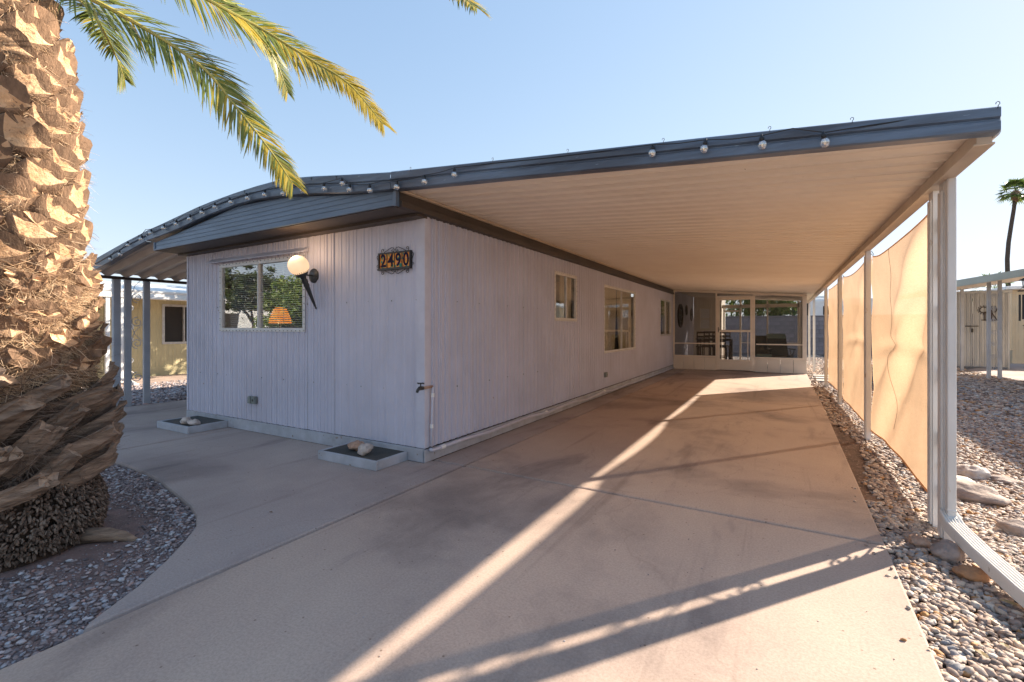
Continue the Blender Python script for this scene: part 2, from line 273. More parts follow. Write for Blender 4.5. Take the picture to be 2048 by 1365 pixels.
M = dict(
    conc=concrete('driveway_concrete', (0.49, 0.375, 0.31), (0.30, 0.232, 0.20), (0.55, 0.43, 0.35)),
    conc2=concrete('walk_concrete', (0.40, 0.335, 0.31), (0.29, 0.24, 0.225), (0.46, 0.39, 0.355)),
    dirt=mat('bed_soil', (0.27, 0.175, 0.15), (0.15, 0.105, 0.095), 0.95, 6, bmp=0.7, bscale=90, speck=((0.30, 0.25, 0.23), 0.60, 60)),
    siding=siding_mat('lavender_siding', (0.56, 0.565, 0.67), (0.34, 0.27, 0.22)),
    trim=mat('siding_trim', (0.56, 0.57, 0.66), (0.48, 0.48, 0.56), 0.45, 4, bmp=0.1, bscale=30),
    base=mat('painted_footing', (0.45, 0.47, 0.52), (0.33, 0.34, 0.37), 0.7, 5, bmp=0.3, bscale=45, speck=((0.25, 0.2, 0.17), 0.66, 18)),
    blue=mat('weathered_blue_metal', (0.115, 0.165, 0.24), (0.055, 0.068, 0.095), 0.34, 2.2, (0.6, 1, 6), speck=((0.30, 0.38, 0.46), 0.70, 14), bmp=0.15, bscale=25, lo=0.36, hi=0.62),
    gable=mat('slate_blue_gable_metal', (0.13, 0.185, 0.27), (0.09, 0.13, 0.19), 0.4, 2.5, (0.6, 1, 3), bmp=0.1, bscale=20),
    brown=mat('dark_brown_trim', (0.060, 0.046, 0.038), (0.036, 0.028, 0.024), 0.5, 3, bmp=0.15, bscale=40),
    pan=mat('cream_roof_pan', (0.86, 0.775, 0.665), (0.80, 0.71, 0.60), 0.42, 1.6, speck=((0.36, 0.26, 0.17), 0.735, 34), bmp=0.05, bscale=20),
    pan2=mat('tan_awning_pan', (0.68, 0.58, 0.47), (0.56, 0.46, 0.36), 0.5, 2, speck=((0.3, 0.22, 0.16), 0.72, 30)),
    beam=mat('cream_beam_paint', (0.64, 0.54, 0.42), (0.52, 0.42, 0.32), 0.42, 3, speck=((0.3, 0.2, 0.13), 0.70, 25)),
    post=mat('white_post_paint', (0.72, 0.71, 0.70), (0.60, 0.585, 0.56), 0.35, 3, (1, 1, 0.5), speck=((0.50, 0.40, 0.30), 0.69, 16)),
    bluepost=mat('pale_blue_post_paint', (0.46, 0.50, 0.56), (0.36, 0.39, 0.45), 0.4, 3),
    alu=mat('dull_aluminium', (0.66, 0.64, 0.60), (0.52, 0.49, 0.45), 0.38, 8, metal=0.35),
    frame=mat('cream_porch_frame', (0.78, 0.69, 0.59), (0.68, 0.60, 0.50), 0.45, 3),
    kick=mat('cream_porch_panel', (0.74, 0.67, 0.58), (0.67, 0.60, 0.51), 0.5, 2),
    glass=glass_mat('window_glass', (0.97, 0.98, 0.98), 0.13), glass2=glass_mat('side_glass', (0.97, 0.98, 0.96), 0.03),
    mesh=screen_mat('insect_screen', (0.11, 0.105, 0.09), 0.30),
    shade=cloth_mat('tan_shade_cloth', (0.76, 0.52, 0.33), 0.60, 0.09),
    curtain=cloth_mat('curtain_cloth', (0.74, 0.66, 0.50), 0.35, 0.0),
    curtain2=cloth_mat('brown_curtain', (0.42, 0.30, 0.19), 0.2, 0.0),
    blind=mat('blind_slats', (0.80, 0.80, 0.76), None, 0.5, 3),
    wframe=mat('white_window_frame', (0.66, 0.66, 0.66), (0.55, 0.54, 0.53), 0.4, 5),
    sage=mat('pale_sage_paint', (0.52, 0.56, 0.50), (0.44, 0.48, 0.43), 0.4, 3),
    dirt2=mat('loose_brown_soil', (0.19, 0.12, 0.09), (0.10, 0.065, 0.05), 0.95, 9, bmp=0.8, bscale=70, speck=((0.4, 0.3, 0.24), 0.60, 45)),
    oldt=mat('weathered_cut_tip', (0.46, 0.33, 0.23), (0.24, 0.16, 0.11), 0.95, 20, bmp=1.0, bscale=60, vary=0.2),
    dark=mat('dark_room', (0.035, 0.030, 0.026), None, 0.8, 3),
    iron=mat('black_iron', (0.015, 0.014, 0.016), (0.03, 0.026, 0.024), 0.45, 30),
    bronze=mat('grey_bronze', (0.075, 0.078, 0.08), (0.05, 0.05, 0.05), 0.42, 14, metal=0.5, bmp=0.2, bscale=40),
    globe=emit_mat('lit_globe', (1.0, 0.60, 0.28), 0.20, (0.80, 0.74, 0.66)),
    bulbg=glass_mat('bulb_glass', (0.96, 0.97, 0.97), 0.34),
    filament=mat('bulb_filament', (0.85, 0.75, 0.55), None, 0.4, 3),
    blk=mat('black_plastic', (0.012, 0.012, 0.014), None, 0.4, 3),
    gutw=mat('white_downspout', (0.80, 0.78, 0.74), (0.70, 0.67, 0.63), 0.35, 2, speck=((0.45, 0.40, 0.35), 0.69, 20)),
    boxm=mat('grey_outlet', (0.22, 0.25, 0.24), (0.16, 0.18, 0.17), 0.5, 20),
    tray=mat('planter_dark', (0.045, 0.047, 0.045), (0.07, 0.068, 0.06), 0.85, 8, bmp=0.5, bscale=60),
    rockp=mat('pink_rock', (0.52, 0.34, 0.24), (0.34, 0.21, 0.15), 0.85, 14, bmp=0.9, bscale=40),
    rockw=mat('white_rock', (0.62, 0.55, 0.50), (0.34, 0.28, 0.25), 0.8, 12, bmp=0.9, bscale=30),
    rockg=mat('grey_brown_rock', (0.42, 0.33, 0.28), (0.22, 0.17, 0.15), 0.85, 8, bmp=0.9, bscale=25),
    rocko=mat('orange_rock', (0.50, 0.25, 0.11), (0.30, 0.16, 0.09), 0.8, 10, bmp=0.9, bscale=25),
    yellow=siding_mat('yellow_siding', (0.62, 0.54, 0.32), (0.33, 0.26, 0.13)),
    cream=siding_mat('cream_siding', (0.72, 0.60, 0.42), (0.5, 0.4, 0.27)),
    white=mat('white_paint', (0.80, 0.80, 0.79), (0.70, 0.70, 0.68), 0.4, 2),
    shed=mat('grey_shed_metal', (0.42, 0.45, 0.49), (0.32, 0.34, 0.37), 0.45, 2, (3, 3, 0.5), metal=0.2),
    block=mat('grey_block', (0.29, 0.265, 0.275), (0.22, 0.20, 0.21), 0.9, 6, bmp=0.6, bscale=60, vary=0.16),
    mortar=mat('mortar', (0.22, 0.20, 0.20), None, 0.95, 8),
    cutw=mat('cut_palm_wood', (0.80, 0.53, 0.32), (0.60, 0.34, 0.17), 0.85, 9, (1, 1, 1), speck=((0.34, 0.19, 0.10), 0.60, 26), bmp=0.9, bscale=70, vary=0.18),
    husk=mat('palm_husk', (0.29, 0.175, 0.105), (0.15, 0.09, 0.055), 0.9, 16, (1, 1, 0.35), bmp=0.9, bscale=60, vary=0.2),
    oldh=mat('old_grey_husk', (0.34, 0.24, 0.17), (0.13, 0.085, 0.06), 0.95, 14, (0.5, 0.5, 2.5), bmp=1.0, bscale=50, vary=0.22),
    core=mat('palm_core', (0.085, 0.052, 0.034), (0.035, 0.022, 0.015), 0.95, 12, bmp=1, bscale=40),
    fib=island_mat('palm_fibre', [(0, (0.26, 0.15, 0.08)), (0.5, (0.52, 0.34, 0.20)), (1, (0.70, 0.52, 0.35))], 0.8, 0.1, 70),
    root=island_mat('palm_roots', [(0, (0.065, 0.045, 0.035)), (0.6, (0.17, 0.12, 0.09)), (1, (0.27, 0.21, 0.165))], 0.9, 0.6, 60),
    peb=island_mat('tan_river_pebbles', [(0, (0.19, 0.14, 0.115)), (0.25, (0.34, 0.245, 0.20)), (0.5, (0.50, 0.385, 0.31)), (0.68, (0.60, 0.45, 0.34)), (0.8, (0.27, 0.26, 0.27)), (0.93, (0.70, 0.60, 0.50)), (0.975, (0.50, 0.24, 0.08)), (1, (0.45, 0.25, 0.12))], 0.7, 0.3, 90),
    pebl=island_mat('grey_bed_pebbles', [(0, (0.14, 0.115, 0.12)), (0.35, (0.27, 0.225, 0.225)), (0.6, (0.36, 0.28, 0.26)), (0.8, (0.40, 0.39, 0.42)), (0.92, (0.56, 0.55, 0.56)), (1, (0.48, 0.28, 0.23))], 0.65, 0.3, 90),
    frond=leaf_mat('palm_leaflets', [(0, (0.11, 0.16, 0.035)), (0.5, (0.24, 0.28, 0.06)), (0.85, (0.36, 0.37, 0.09)), (0.97, (0.38, 0.34, 0.15)), (1, (0.45, 0.36, 0.22))], 0.42, 0.55),
    frondy=leaf_mat('yellowing_leaflets', [(0, (0.42, 0.31, 0.03)), (0.5, (0.60, 0.44, 0.04)), (1, (0.68, 0.54, 0.12))], 0.4, 0.4),
    rachis=mat('palm_rachis', (0.50, 0.42, 0.10), (0.33, 0.30, 0.07), 0.4, 8),
    leafd=leaf_mat('dark_tree_leaves', [(0, (0.03, 0.045, 0.015)), (1, (0.075, 0.105, 0.03))], 0.3),
    leafg=leaf_mat('green_tree_leaves', [(0, (0.07, 0.12, 0.025)), (0.7, (0.15, 0.22, 0.045)), (1, (0.26, 0.31, 0.08))], 0.35),
    bark=mat('tree_bark', (0.12, 0.085, 0.06), (0.06, 0.045, 0.035), 0.9, 12, bmp=0.8, bscale=30),
    lamp=emit_mat('orange_lampshade', (1.0, 0.30, 0.06), 0.30, (0.45, 0.14, 0.03)),
    wood=mat('dark_stained_wood', (0.055, 0.032, 0.022), (0.03, 0.018, 0.013), 0.5, 8, (1, 1, 6)),
    green=mat('teal_cushion', (0.28, 0.42, 0.36), (0.2, 0.3, 0.26), 0.8, 8),
    dgreen=mat('dark_green_sling', (0.04, 0.05, 0.042), (0.025, 0.03, 0.026), 0.6, 8),
    asphalt=mat('street_asphalt', (0.055, 0.052, 0.05), (0.04, 0.038, 0.037), 0.9, 3, bmp=0.5, bscale=120),
    navy=mat('cobalt_glaze', (0.010, 0.008, 0.045), (0.02, 0.01, 0.03), 0.6, 20, spec=0.15),
    gravelground=None,
)

def gravel_ground():
    m, nt, N, L, p = nodes('yard_gravel'); co = coords(nt)
    v = N.new('ShaderNodeTexVoronoi'); v.inputs['Scale'].default_value = 24; L.new(co, v.inputs['Vector'])
    sep = N.new('ShaderNodeSeparateColor'); L.new(v.outputs['Color'], sep.inputs[0])
    r = ramp(nt, [(0, (0.12, 0.095, 0.085)), (0.3, (0.25, 0.195, 0.165)), (0.6, (0.36, 0.29, 0.25)), (0.85, (0.42, 0.35, 0.30)), (1, (0.50, 0.45, 0.41))]); L.new(sep.outputs[0], r.inputs[0])
    rd = ramp(nt, [(0.0, (1.1,) * 3), (0.6, (0.45,) * 3)]); L.new(v.outputs['Distance'], rd.inputs[0])
    n = noise_tex(nt, co, 0.6, 5); rn = ramp(nt, [(0.3, (0.8, 0.78, 0.78)), (0.7, (1.05, 1.03, 1.0))]); L.new(n, rn.inputs[0])
    c = mix(nt, 1.0, mix(nt, 1.0, r.outputs[0], rd.outputs[0], 'MULTIPLY'), rn.outputs[0], 'MULTIPLY')
    L.new(c, p.inputs['Base Color']); p.inputs['Roughness'].default_value = 0.9
    inv = N.new('ShaderNodeMath'); inv.operation = 'SUBTRACT'; inv.inputs[0].default_value = 1; L.new(v.outputs['Distance'], inv.inputs[1])
    L.new(bump(nt, inv.outputs[0], 1.0, 0.02), p.inputs['Normal']); return m
M['gravelground'] = gravel_ground()

# ------------------------------------------------------------ setting: ground, concrete
g = MB(); g.add([(-300, -300, -0.05), (300, -300, -0.05), (300, 400, -0.05), (-300, 400, -0.05)], [(0, 1, 2, 3)])
obj('ground', g, M['gravelground'], kind='structure')
g = MB(); g.add([(-300, -17, -0.046), (300, -17, -0.046), (300, -8.5, -0.046), (-300, -8.5, -0.046)], [(0, 1, 2, 3)])
obj('street', g, M['asphalt'], kind='structure')

def slab(poly, z0=-0.12, z1=0.0, mm=None, name='concrete_slab', parent=None, bev=0.012):
    b = MB(); b.prism(poly, lambda p, q, t: (p, q, t), z0, z1)
    return obj(name, b, mm or M['conc'], parent, bevel=bev)
drive = bpy.data.objects.new('driveway', None); COL.objects.link(drive); drive['kind'] = 'structure'
G = 0.011
slab([(-2.5 + G, -8.4), (0.46, -8.4), (0.50, 1.5), (0.53, 3.42 - G), (-2.5 + G, 3.49 - G)], parent=drive)
slab([(-2.5 + G, 3.49 + G), (0.53, 3.42 + G), (0.60, 8.9 - G), (-2.5 + G, 8.9 - G)], parent=drive)
slab([(-2.5 + G, 8.9 + G), (0.60, 8.9 + G), (0.64, 14.6), (0.64, 15.1), (-2.5 + G, 15.1)], parent=drive)
slab([(-2.86, 3.50), (-2.5 - G, 3.50), (-2.5 - G, 9.0), (-2.86, 9.0)], parent=drive, mm=M['conc2'])
slab([(-2.86, 9.01), (-2.5 - G, 9.01), (-2.5 - G, 15.1), (-2.86, 15.1)], parent=drive, mm=M['conc2'])
walk = bpy.data.objects.new('walkway', None); COL.objects.link(walk); walk['kind'] = 'structure'
curve = [(-2.5 - G, 0.80), (-2.56, 0.84), (-2.62, 0.93), (-2.71, 1.07), (-2.88, 1.27), (-3.06, 1.45), (-3.22, 1.59), (-3.40, 1.68), (-3.62, 1.75), (-4.0, 1.83), (-4.40, 1.91), (-4.78, 1.96), (-5.2, 1.98), (-5.62, 1.98), (-5.9, 1.98)]
slab(curve + [(-5.9, 3.38), (-2.88, 3.38), (-2.88, 3.49), (-2.5 - G, 3.49)], mm=M['conc2'], parent=walk, bev=0.018)
slab([(-5.91, 1.98), (-6.6, 2.05), (-7.6, 2.45), (-8.6, 3.05), (-9.05, 3.35), (-9.05, 5.6), (-7.12, 5.6), (-7.12, 3.38), (-5.91, 3.38)][::-1], mm=M['conc2'], parent=walk, bev=0.018)
slab([(-9.05, 5.61), (-9.05, 19), (-7.12, 19), (-7.12, 5.61)], mm=M['conc2'], parent=walk, bev=0.018)
slab([(-14.3, 1), (-12.8, 1), (-11.9, 6.2), (-12.6, 22), (-14.4, 22)], z1=-0.005, mm=M['conc'], name='neighbour_path', bev=0.01)['kind'] = 'structure'
slab([(4.9, 15.9), (11, 14.6), (11, 24), (7.5, 24), (4.9, 19.2)], z1=-0.005, mm=M['conc2'], name='neighbour_patio', bev=0.01)['kind'] = 'structure'
slab([(-2.86, 15.12), (0.62, 15.12), (0.62, 19.3), (-2.86, 19.3)], z1=0.02, mm=M['conc2'], name='porch_floor', bev=0.01)['kind'] = 'structure'
# bed of bare soil round the palm
b = MB()
bed = [(x, y - 0.0) for x, y in curve[:]] + [(-9.0, 3.2), (-9.0, -4), (-2.5, -4)]
b.add([(x, y, -0.035) for x, y in bed], [tuple(range(len(bed)))[::-1]]); obj('soil_bed', b, M['dirt'], kind='structure')
# joint filler shadow strips are real gaps; small stepping stones by the porch
for i, (x0, y0, ww, dd) in enumerate([(0.74, 13.1, 0.62, 0.3), (0.76, 13.75, 0.6, 0.3), (0.74, 14.4, 0.62, 0.3)]):
    b = MB(); b.box(x0, x0 + ww, y0, y0 + dd, -0.05, 0.03)
    obj('stepping_stone', b, M['kick'], bevel=0.012, label=['pale concrete stepping stone nearest the driveway among the pebbles', 'middle pale concrete stepping stone beside the porch corner', 'farthest pale concrete stepping stone beside the porch corner'][i], cat='paving stone', group='stepping stones beside the porch')

# ------------------------------------------------------------ pebbles
def ico(sub):
    b = bmesh.new(); bmesh.ops.create_icosphere(b, subdivisions=sub, radius=1)
    v = np.array([x.co[:] for x in b.verts]); f = np.array([[x.index for x in q.verts] for q in b.faces]); b.free(); return v, f
def scatter_mesh(name, pts, size, sub, m, flat=(0.42, 0.62), zoff=0.0, lab=None, cat=None, asp=(0.6, 0.95), kind='stuff', tilt=0.35, jig=0.17):
    V, F = ico(sub); n = len(pts); pts = np.asarray(pts)
    a = RNG.uniform(0, 2 * np.pi, n); s = size * RNG.uniform(0.55, 1.35, n) ** 1.0
    sx = s; sy = s * RNG.uniform(*asp, n); sz = s * RNG.uniform(*flat, n)
    v = V[None] * (1 + RNG.normal(0, jig, (n, len(V), 1)))
    v = v * np.stack([sx, sy, sz], 1)[:, None]
    tx = RNG.normal(0, tilt, n); c, sn = np.cos(tx)[:, None], np.sin(tx)[:, None]
    y, z = v[..., 1] * c - v[..., 2] * sn, v[..., 1] * sn + v[..., 2] * c; v[..., 1] = y; v[..., 2] = z
    c, sn = np.cos(a)[:, None], np.sin(a)[:, None]
    x, y = v[..., 0] * c - v[..., 1] * sn, v[..., 0] * sn + v[..., 1] * c; v[..., 0] = x; v[..., 1] = y
    p3 = np.column_stack([pts[:, 0], pts[:, 1], np.full(n, zoff) + RNG.uniform(-0.3, 0.35, n) * size if pts.shape[1] == 2 else pts[:, 2]])
    v = (v + p3[:, None]).reshape(-1, 3); f = (F[None] + (np.arange(n) * len(V))[:, None, None]).reshape(-1, 3)
    me = bpy.data.meshes.new(name); me.vertices.add(len(v)); me.vertices.foreach_set('co', v.ravel().astype(np.float32))
    me.loops.add(len(f) * 3); me.loops.foreach_set('vertex_index', f.ravel().astype(np.int32))
    me.polygons.add(len(f)); me.polygons.foreach_set('loop_start', np.arange(0, len(f) * 3, 3, dtype=np.int32))
    me.polygons.foreach_set('use_smooth', np.ones(len(f), bool)); me.materials.append(m); me.update(calc_edges=True); me.validate()
    o = bpy.data.objects.new(name, me); COL.objects.link(o)
    tag(o, lab, cat, None, kind); return o
def grid_pts(x0, x1, y0, y1, sp, keep=None, frac=1.0):
    xs = np.arange(x0, x1, sp); ys = np.arange(y0, y1, sp * 0.86); X, Y = np.meshgrid(xs, ys)
    X = X + (np.arange(len(ys)) % 2)[:, None] * sp / 2
    P = np.column_stack([X.ravel(), Y.ravel()]) + RNG.uniform(-0.42, 0.42, (X.size, 2)) * sp
    if frac < 1: P = P[RNG.random(len(P)) < frac]
    if keep is not None: P = P[keep(P)]
    return P
def inpoly(P, poly):
    x, y = P[:, 0], P[:, 1]; r = np.zeros(len(P), bool); n = len(poly)
    for i in range(n):
        x1, y1 = poly[i]; x2, y2 = poly[(i + 1) % n]
        c = ((y1 > y) != (y2 > y)); t = (x2 - x1) * (y - y1) / ((y2 - y1) if y2 != y1 else 1e-9) + x1; r ^= c & (x < t)
    return r
edge = lambda P: 0.475 + 0.012 * (P[:, 1]) + 0.014 * np.sin(P[:, 1] * 5.1) + RNG.normal(0, 0.012, len(P))
def kr(P):
    bare = (np.abs(P[:, 0] - (edge(P) + 0.02)) < 0.13 + 0.05 * np.sin(P[:, 1] * 2.3)) & (P[:, 1] > 4.3) & (P[:, 1] < 7.4)
    return (P[:, 0] > edge(P)) & ~bare
scatter_mesh('pebbles', grid_pts(0.4, 2.7, 0.9, 5.2, 0.0255, kr), 0.0185, 2, M['peb'], zoff=-0.018, lab='tan river pebbles covering the near ground right of the driveway', cat='pebbles')
scatter_mesh('pebbles', grid_pts(0.4, 3.9, 5.2, 9.4, 0.034, kr), 0.0235, 1, M['peb'], zoff=-0.015, lab='tan river pebbles along the foot of the shade screens', cat='pebbles')
def kr2(P): return (P[:, 0] > edge(P)) & ~((P[:, 0] > 4.9) & (P[:, 1] > 14.8 )) & ((P[:,0]<1.6)|(P[:,0]>0.1*P[:,1]))
scatter_mesh('pebbles', grid_pts(0.4, 7.2, 9.4, 26.2, 0.070, kr2), 0.042, 1, M['peb'], zoff=-0.02, lab='coarser tan gravel of the yard towards the block wall and the neighbour', cat='pebbles')
scatter_mesh('pebbles', np.column_stack([0.50 - np.abs(RNG.normal(0, 0.05, 18)) + 0.01, RNG.uniform(1.2, 5.0, 18)]), 0.012, 1, M['peb'], zoff=0.004, lab='stray pebbles kicked onto the edge of the driveway', cat='pebbles')
scatter_mesh('grit', np.column_stack([RNG.uniform(-6, 0.5, 900), RNG.uniform(0.7, 12, 900)]), 0.0035, 1, M['pebl'], zoff=0.002, lab='scattered grit lying on the concrete', cat='grit')
palmc = (-3.97, 0.90)
def kl(P):
    d = np.hypot(P[:, 0] - palmc[0], P[:, 1] - palmc[1]); nz = np.array([noise.noise(Vector((p[0] * 1.3, p[1] * 1.3, 3))) for p in P])
    return inpoly(P, bed) & (d > 0.5) & (RNG.random(len(P)) < np.clip((d - 0.56 - nz * 0.5) * 3.2, 0.03, 1))
scatter_mesh('bed_pebbles', grid_pts(-6.2, -2.45, -0.6, 2.05, 0.026, kl, 0.80), 0.0125, 2, M['pebl'], zoff=-0.030, flat=(0.35, 0.55), lab='grey and mauve pebbles in the dark soil round the palm', cat='pebbles')
scatter_mesh('bed_pebbles', grid_pts(-6.2, -2.45, -0.6, 2.05, 0.014, kl, 0.6), 0.0058, 1, M['pebl'], zoff=-0.033, lab='fine grit between the pebbles of the palm bed', cat='grit')
def kf(P): return (P[:, 0] < -9.1) & (P[:, 0] > -12.6)
scatter_mesh('side_gravel', grid_pts(-12.8, -9.05, 1.0, 12, 0.06, kf), 0.036, 1, M['pebl'], zoff=-0.02, lab='purple grey gravel between the side awning and the yellow house', cat='gravel')
# loose soil strip by the driveway edge
b = MB(); prev = None
ys = [4.2 + i * 0.12 for i in range(28)]
vs = [];
for i, y in enumerate(ys):
    wd = 0.16 + 0.07 * math.sin(y * 2.3) + 0.02 * math.sin(y * 17)
    if i in (0, 27): wd = 0.03
    x0 = 0.53 + 0.012 * (y - 3.4)
    vs += [(x0, y, -0.030), (x0 + wd, y, -0.022 + 0.004 * math.sin(y * 9))]
b.add(vs, [(2 * i, 2 * i + 1, 2 * i + 3, 2 * i + 2) for i in range(27)]); obj('soil_strip', b, M['dirt2'], kind='structure')

# ------------------------------------------------------------ mobile home
XW, YW = -2.88, 3.39; XL = -7.08; YB = 19.0; ZT = 2.33; ZB = 0.13
front = lambda a, d, z: (a, YW - d, z)
side = lambda a, d, z: (XW + d, a, z)
home = thing('mobile_home', (-5, 3.4, 0), 'lavender mobile home with ribbed metal siding and slate blue gable beside the carport', 'mobile home')
def siding(a0, a1, z0, z1, mp, holes, pitch=0.105, dep=0.009, off=0.0):
    """ribbed sheet; profile along a; holes = (a0,a1,z0,z1)"""
    prof = []; a = a0
    while a < a1 - 1e-6:
        e = min(a + pitch, a1); wd = e - a
        if wd < pitch * 0.6: prof += [(a, 0)]; a = e; continue
        prof += [(a, 0), (a + wd * 0.40, 0), (a + wd * 0.46, dep), (a + wd * 0.56, dep), (a + wd * 0.60, dep * 0.45), (a + wd * 0.74, dep * 0.45), (a + wd * 0.78, dep), (a + wd * 0.92, dep), (a + wd * 0.98, 0)]
        a = e
    prof.append((a1, 0)); b = MB()
    for (p, d), (q, e) in zip(prof[:-1], prof[1:]):
        if q - p < 1e-6: continue
        c = (p + q) / 2; zs = [(z0, z1)]
        for h in holes:
            if h[0] < c < h[1]: zs = [(z0, h[2]), (h[3], z1)]
        for u, v in zs: b.add([mp(p, d + off, u), mp(q, e + off, u), mp(q, e + off, v), mp(p, d + off, v)], [(0, 1, 2, 3)])
    return b
fh = (-6.24, -4.60, 1.235, 2.045)
cuts = [XL + 0.03, -6.29, -4.545, -4.10, -2.965]
for i in range(4):
    obj('siding_panel', siding(cuts[i] + 0.002, cuts[i + 1] - 0.002, ZB, ZT, front, [fh], 0.1 if i < 2 else 0.11, 0.011 if i != 3 else 0.006, 0.001 * (i % 2)), M['siding'], home)
b = MB(); b.box(-2.965, XW + 0.012, -0.002, 0.012, ZB, ZT, front); b.box(YW - 0.01, YW + 0.06, 0, 0.014, ZB, ZT, side); obj('corner_trim', b, M['trim'], home, bevel=0.002)
b = MB(); b.box(XL, XL + 0.035, -0.01, 0.012, ZB, ZT, front); obj('corner_trim', b, M['trim'], home)
shs = [(6.30, 7.12, 1.385, 2.07), (8.53, 10.68, 0.80, 2.05), (13.3, 14.7, 1.06, 2.05)]
sc = [YW + 0.06 + i * 1.22 for i in range(10)] + [15.0]
sc = [s for s in sc if s < 14.8] + [15.02]
for i in range(len(sc) - 1):
    obj('siding_panel', siding(sc[i] + 0.0015, sc[i + 1] - 0.0015, ZB, ZT, side, shs, 0.102, 0.014, 0.0012 * (i % 2)), M['siding'], home)
obj('siding_panel', siding(15.02, YB, ZB, ZT + 0.1, side, [], 0.12, 0.008), M['siding'], home)
b = MB(); b.box(XL, XL + 0.02, YW, YB, ZB, ZT); obj('siding_panel', b, M['siding'], home)
b = MB(); b.box(XL, XW, YB, YB + 0.03, 0, ZT + 0.2); obj('rear_wall', b, M['siding'], home)
b = MB(); b.box(XL + 0.01, XW + 0.015, 0.0, 0.022, 0, ZB - 0.005, front); b.box(YW - 0.022, 15.0, 0.0, 0.02, 0, ZB - 0.012, side); obj('footing', b, M['base'], home, bevel=0.004)
nh_ = MB(); rn = random.Random(4)
for z in (0.66, 1.52):
    a = XL + 0.12
    while a < XW - 0.1:
        a += rn.choice((0.21, 0.315, 0.42))
        if (fh[0] - 0.05 < a < fh[1] + 0.05 and z > 1.15 and z < 2.15) or a > XW - 0.05: continue
        nh_.box(a - 0.003, a + 0.003, 0.0, 0.010, z - 0.004 + rn.uniform(-.006, .006), z + 0.004, front)
    a = YW + 0.1
    while a < 14.8:
        a += rn.choice((0.408, 0.408, 0.612))
        if any(h[0] - 0.05 < a < h[1] + 0.05 and h[2] - 0.05 < z < h[3] + 0.05 for h in shs): continue
        nh_.box(a - 0.0035, a + 0.0035, 0.0, 0.012, z - 0.005 + rn.uniform(-.006, .006), z + 0.005, side)
obj('nail_heads', nh_, M['boxm'], home, kind='stuff')
# inner shell so the rooms are dark
b = MB(); b.box(XL + 0.1, XW - 1.6, YW + 2.6, YW + 2.65, 0.1, ZT); obj('room_wall', b, M['kick'], home)
b = MB(); b.box(XL + 0.1, XW - 0.05, YW + 0.1, YB - 0.1, 0.3, 0.34); b.box(XW - 1.65, XW - 1.6, YW + 2.6, YB - 0.1, 0.34, ZT); obj('room_floor', b, M['dark'], home)

def window(mp, a0, a1, z0, z1, split, inner, parent=home, fr=M['alu'], gl=M['glass'], fl=0.026, back=False):
    b = MB(); t = 0.02
    b.box(a0 - fl, a1 + fl, 0.009, 0.016, z1, z1 + fl, mp); b.box(a0 - fl, a1 + fl, 0.009, 0.016, z0 - fl, z0, mp)
    b.box(a0 - fl, a0, 0.009, 0.016, z0, z1, mp); b.box(a1, a1 + fl, 0.009, 0.016, z0, z1, mp)
    for q in ((a0, a0 + t), (a1 - t, a1), (split - t / 2, split + t / 2)): b.box(q[0], q[1], -0.022, 0.013, z0, z1, mp)
    for q in ((z0, z0 + t), (z1 - t, z1)): b.box(a0 + t, a1 - t, -0.022, 0.012, *q, mp)
    n = int((a1 - a0) / 0.07)
    for k in range(n + 1):
        for zz in (z0 - fl * 0.5, z1 + fl * 0.5):
            x = a0 - fl / 2 + (a1 - a0 + fl) * k / n; b.box(x - 0.005, x + 0.005, 0.016, 0.019, zz - 0.005, zz + 0.005, mp, 1)
    n = int((z1 - z0) / 0.07)
    for k in range(n + 1):
        for aa in (a0 - fl * 0.5, a1 + fl * 0.5):
            z = z0 - fl / 2 + (z1 - z0 + fl) * k / n; b.box(aa - 0.005, aa + 0.005, 0.016, 0.019, z - 0.005, z + 0.005, mp, 1)
    wo = obj('window', b, [fr, M['bronze']], parent)
    for j, (p, q) in enumerate(((a0 + t, split - t / 2), (split + t / 2, a1 - t))):
        b = MB(); d = -0.006 - 0.010 * j; b.box(p, q, d - 0.004, d, z0 + t, z1 - t, mp); obj('pane', b, gl, wo)
    if inner == 'blind':
        b = MB(); n = int((z1 - z0) / 0.026)
        for k in range(n):
            z = z0 + 0.015 + k * 0.026
            b.add([mp(a0 + 0.02, -0.083, z - 0.005), mp(a1 - 0.02, -0.083, z - 0.005), mp(a1 - 0.02, -0.103, z + 0.006), mp(a0 + 0.02, -0.103, z + 0.006)], [(0, 1, 2, 3)])
        for aa in (a0 + 0.35, (a0 + a1) / 2 + 0.3): b.box(aa, aa + 0.004, -0.1, -0.097, z0, z1, mp)
        obj('blind', b, M['blind'], wo)
    if inner == 'curtain' or inner == 'side':
        for p, q, pin in ((a0, a0 + (a1 - a0) * 0.48, 1), (a0 + (a1 - a0) * 0.52, a1, 0)) if inner == 'curtain' else ((split, a1, 0),):
            b = MB(); n = 60; rows = 8; vs = []
            for r in range(rows + 1):
                z = z0 + (z1 - z0) * r / rows; tt = 1 - r / rows
                for k in range(n + 1):
                    f = k / n; aa = p + (q - p) * f
                    aa += (0.14 * tt ** 2 * (1 - f) if not pin else -0.12 * tt ** 2 * f) * (inner == 'curtain')
                    vs.append(mp(aa, -0.10 + 0.028 * math.sin(f * 34 + math.sin(f * 9)), z))
            b.add(vs, [(r * (n + 1) + k, r * (n + 1) + k + 1, (r + 1) * (n + 1) + k + 1, (r + 1) * (n + 1) + k) for r in range(rows) for k in range(n)])
            obj('curtain', b, M['curtain'], wo, smooth=True)
    if inner == 'room':
        b = MB(); b.box(a0 - 0.3, a1 + 0.3, -0.8, -0.78, z0 - 0.3, z1 + 0.2, mp); obj('curtain', b, M['curtain2'], wo)
    return wo
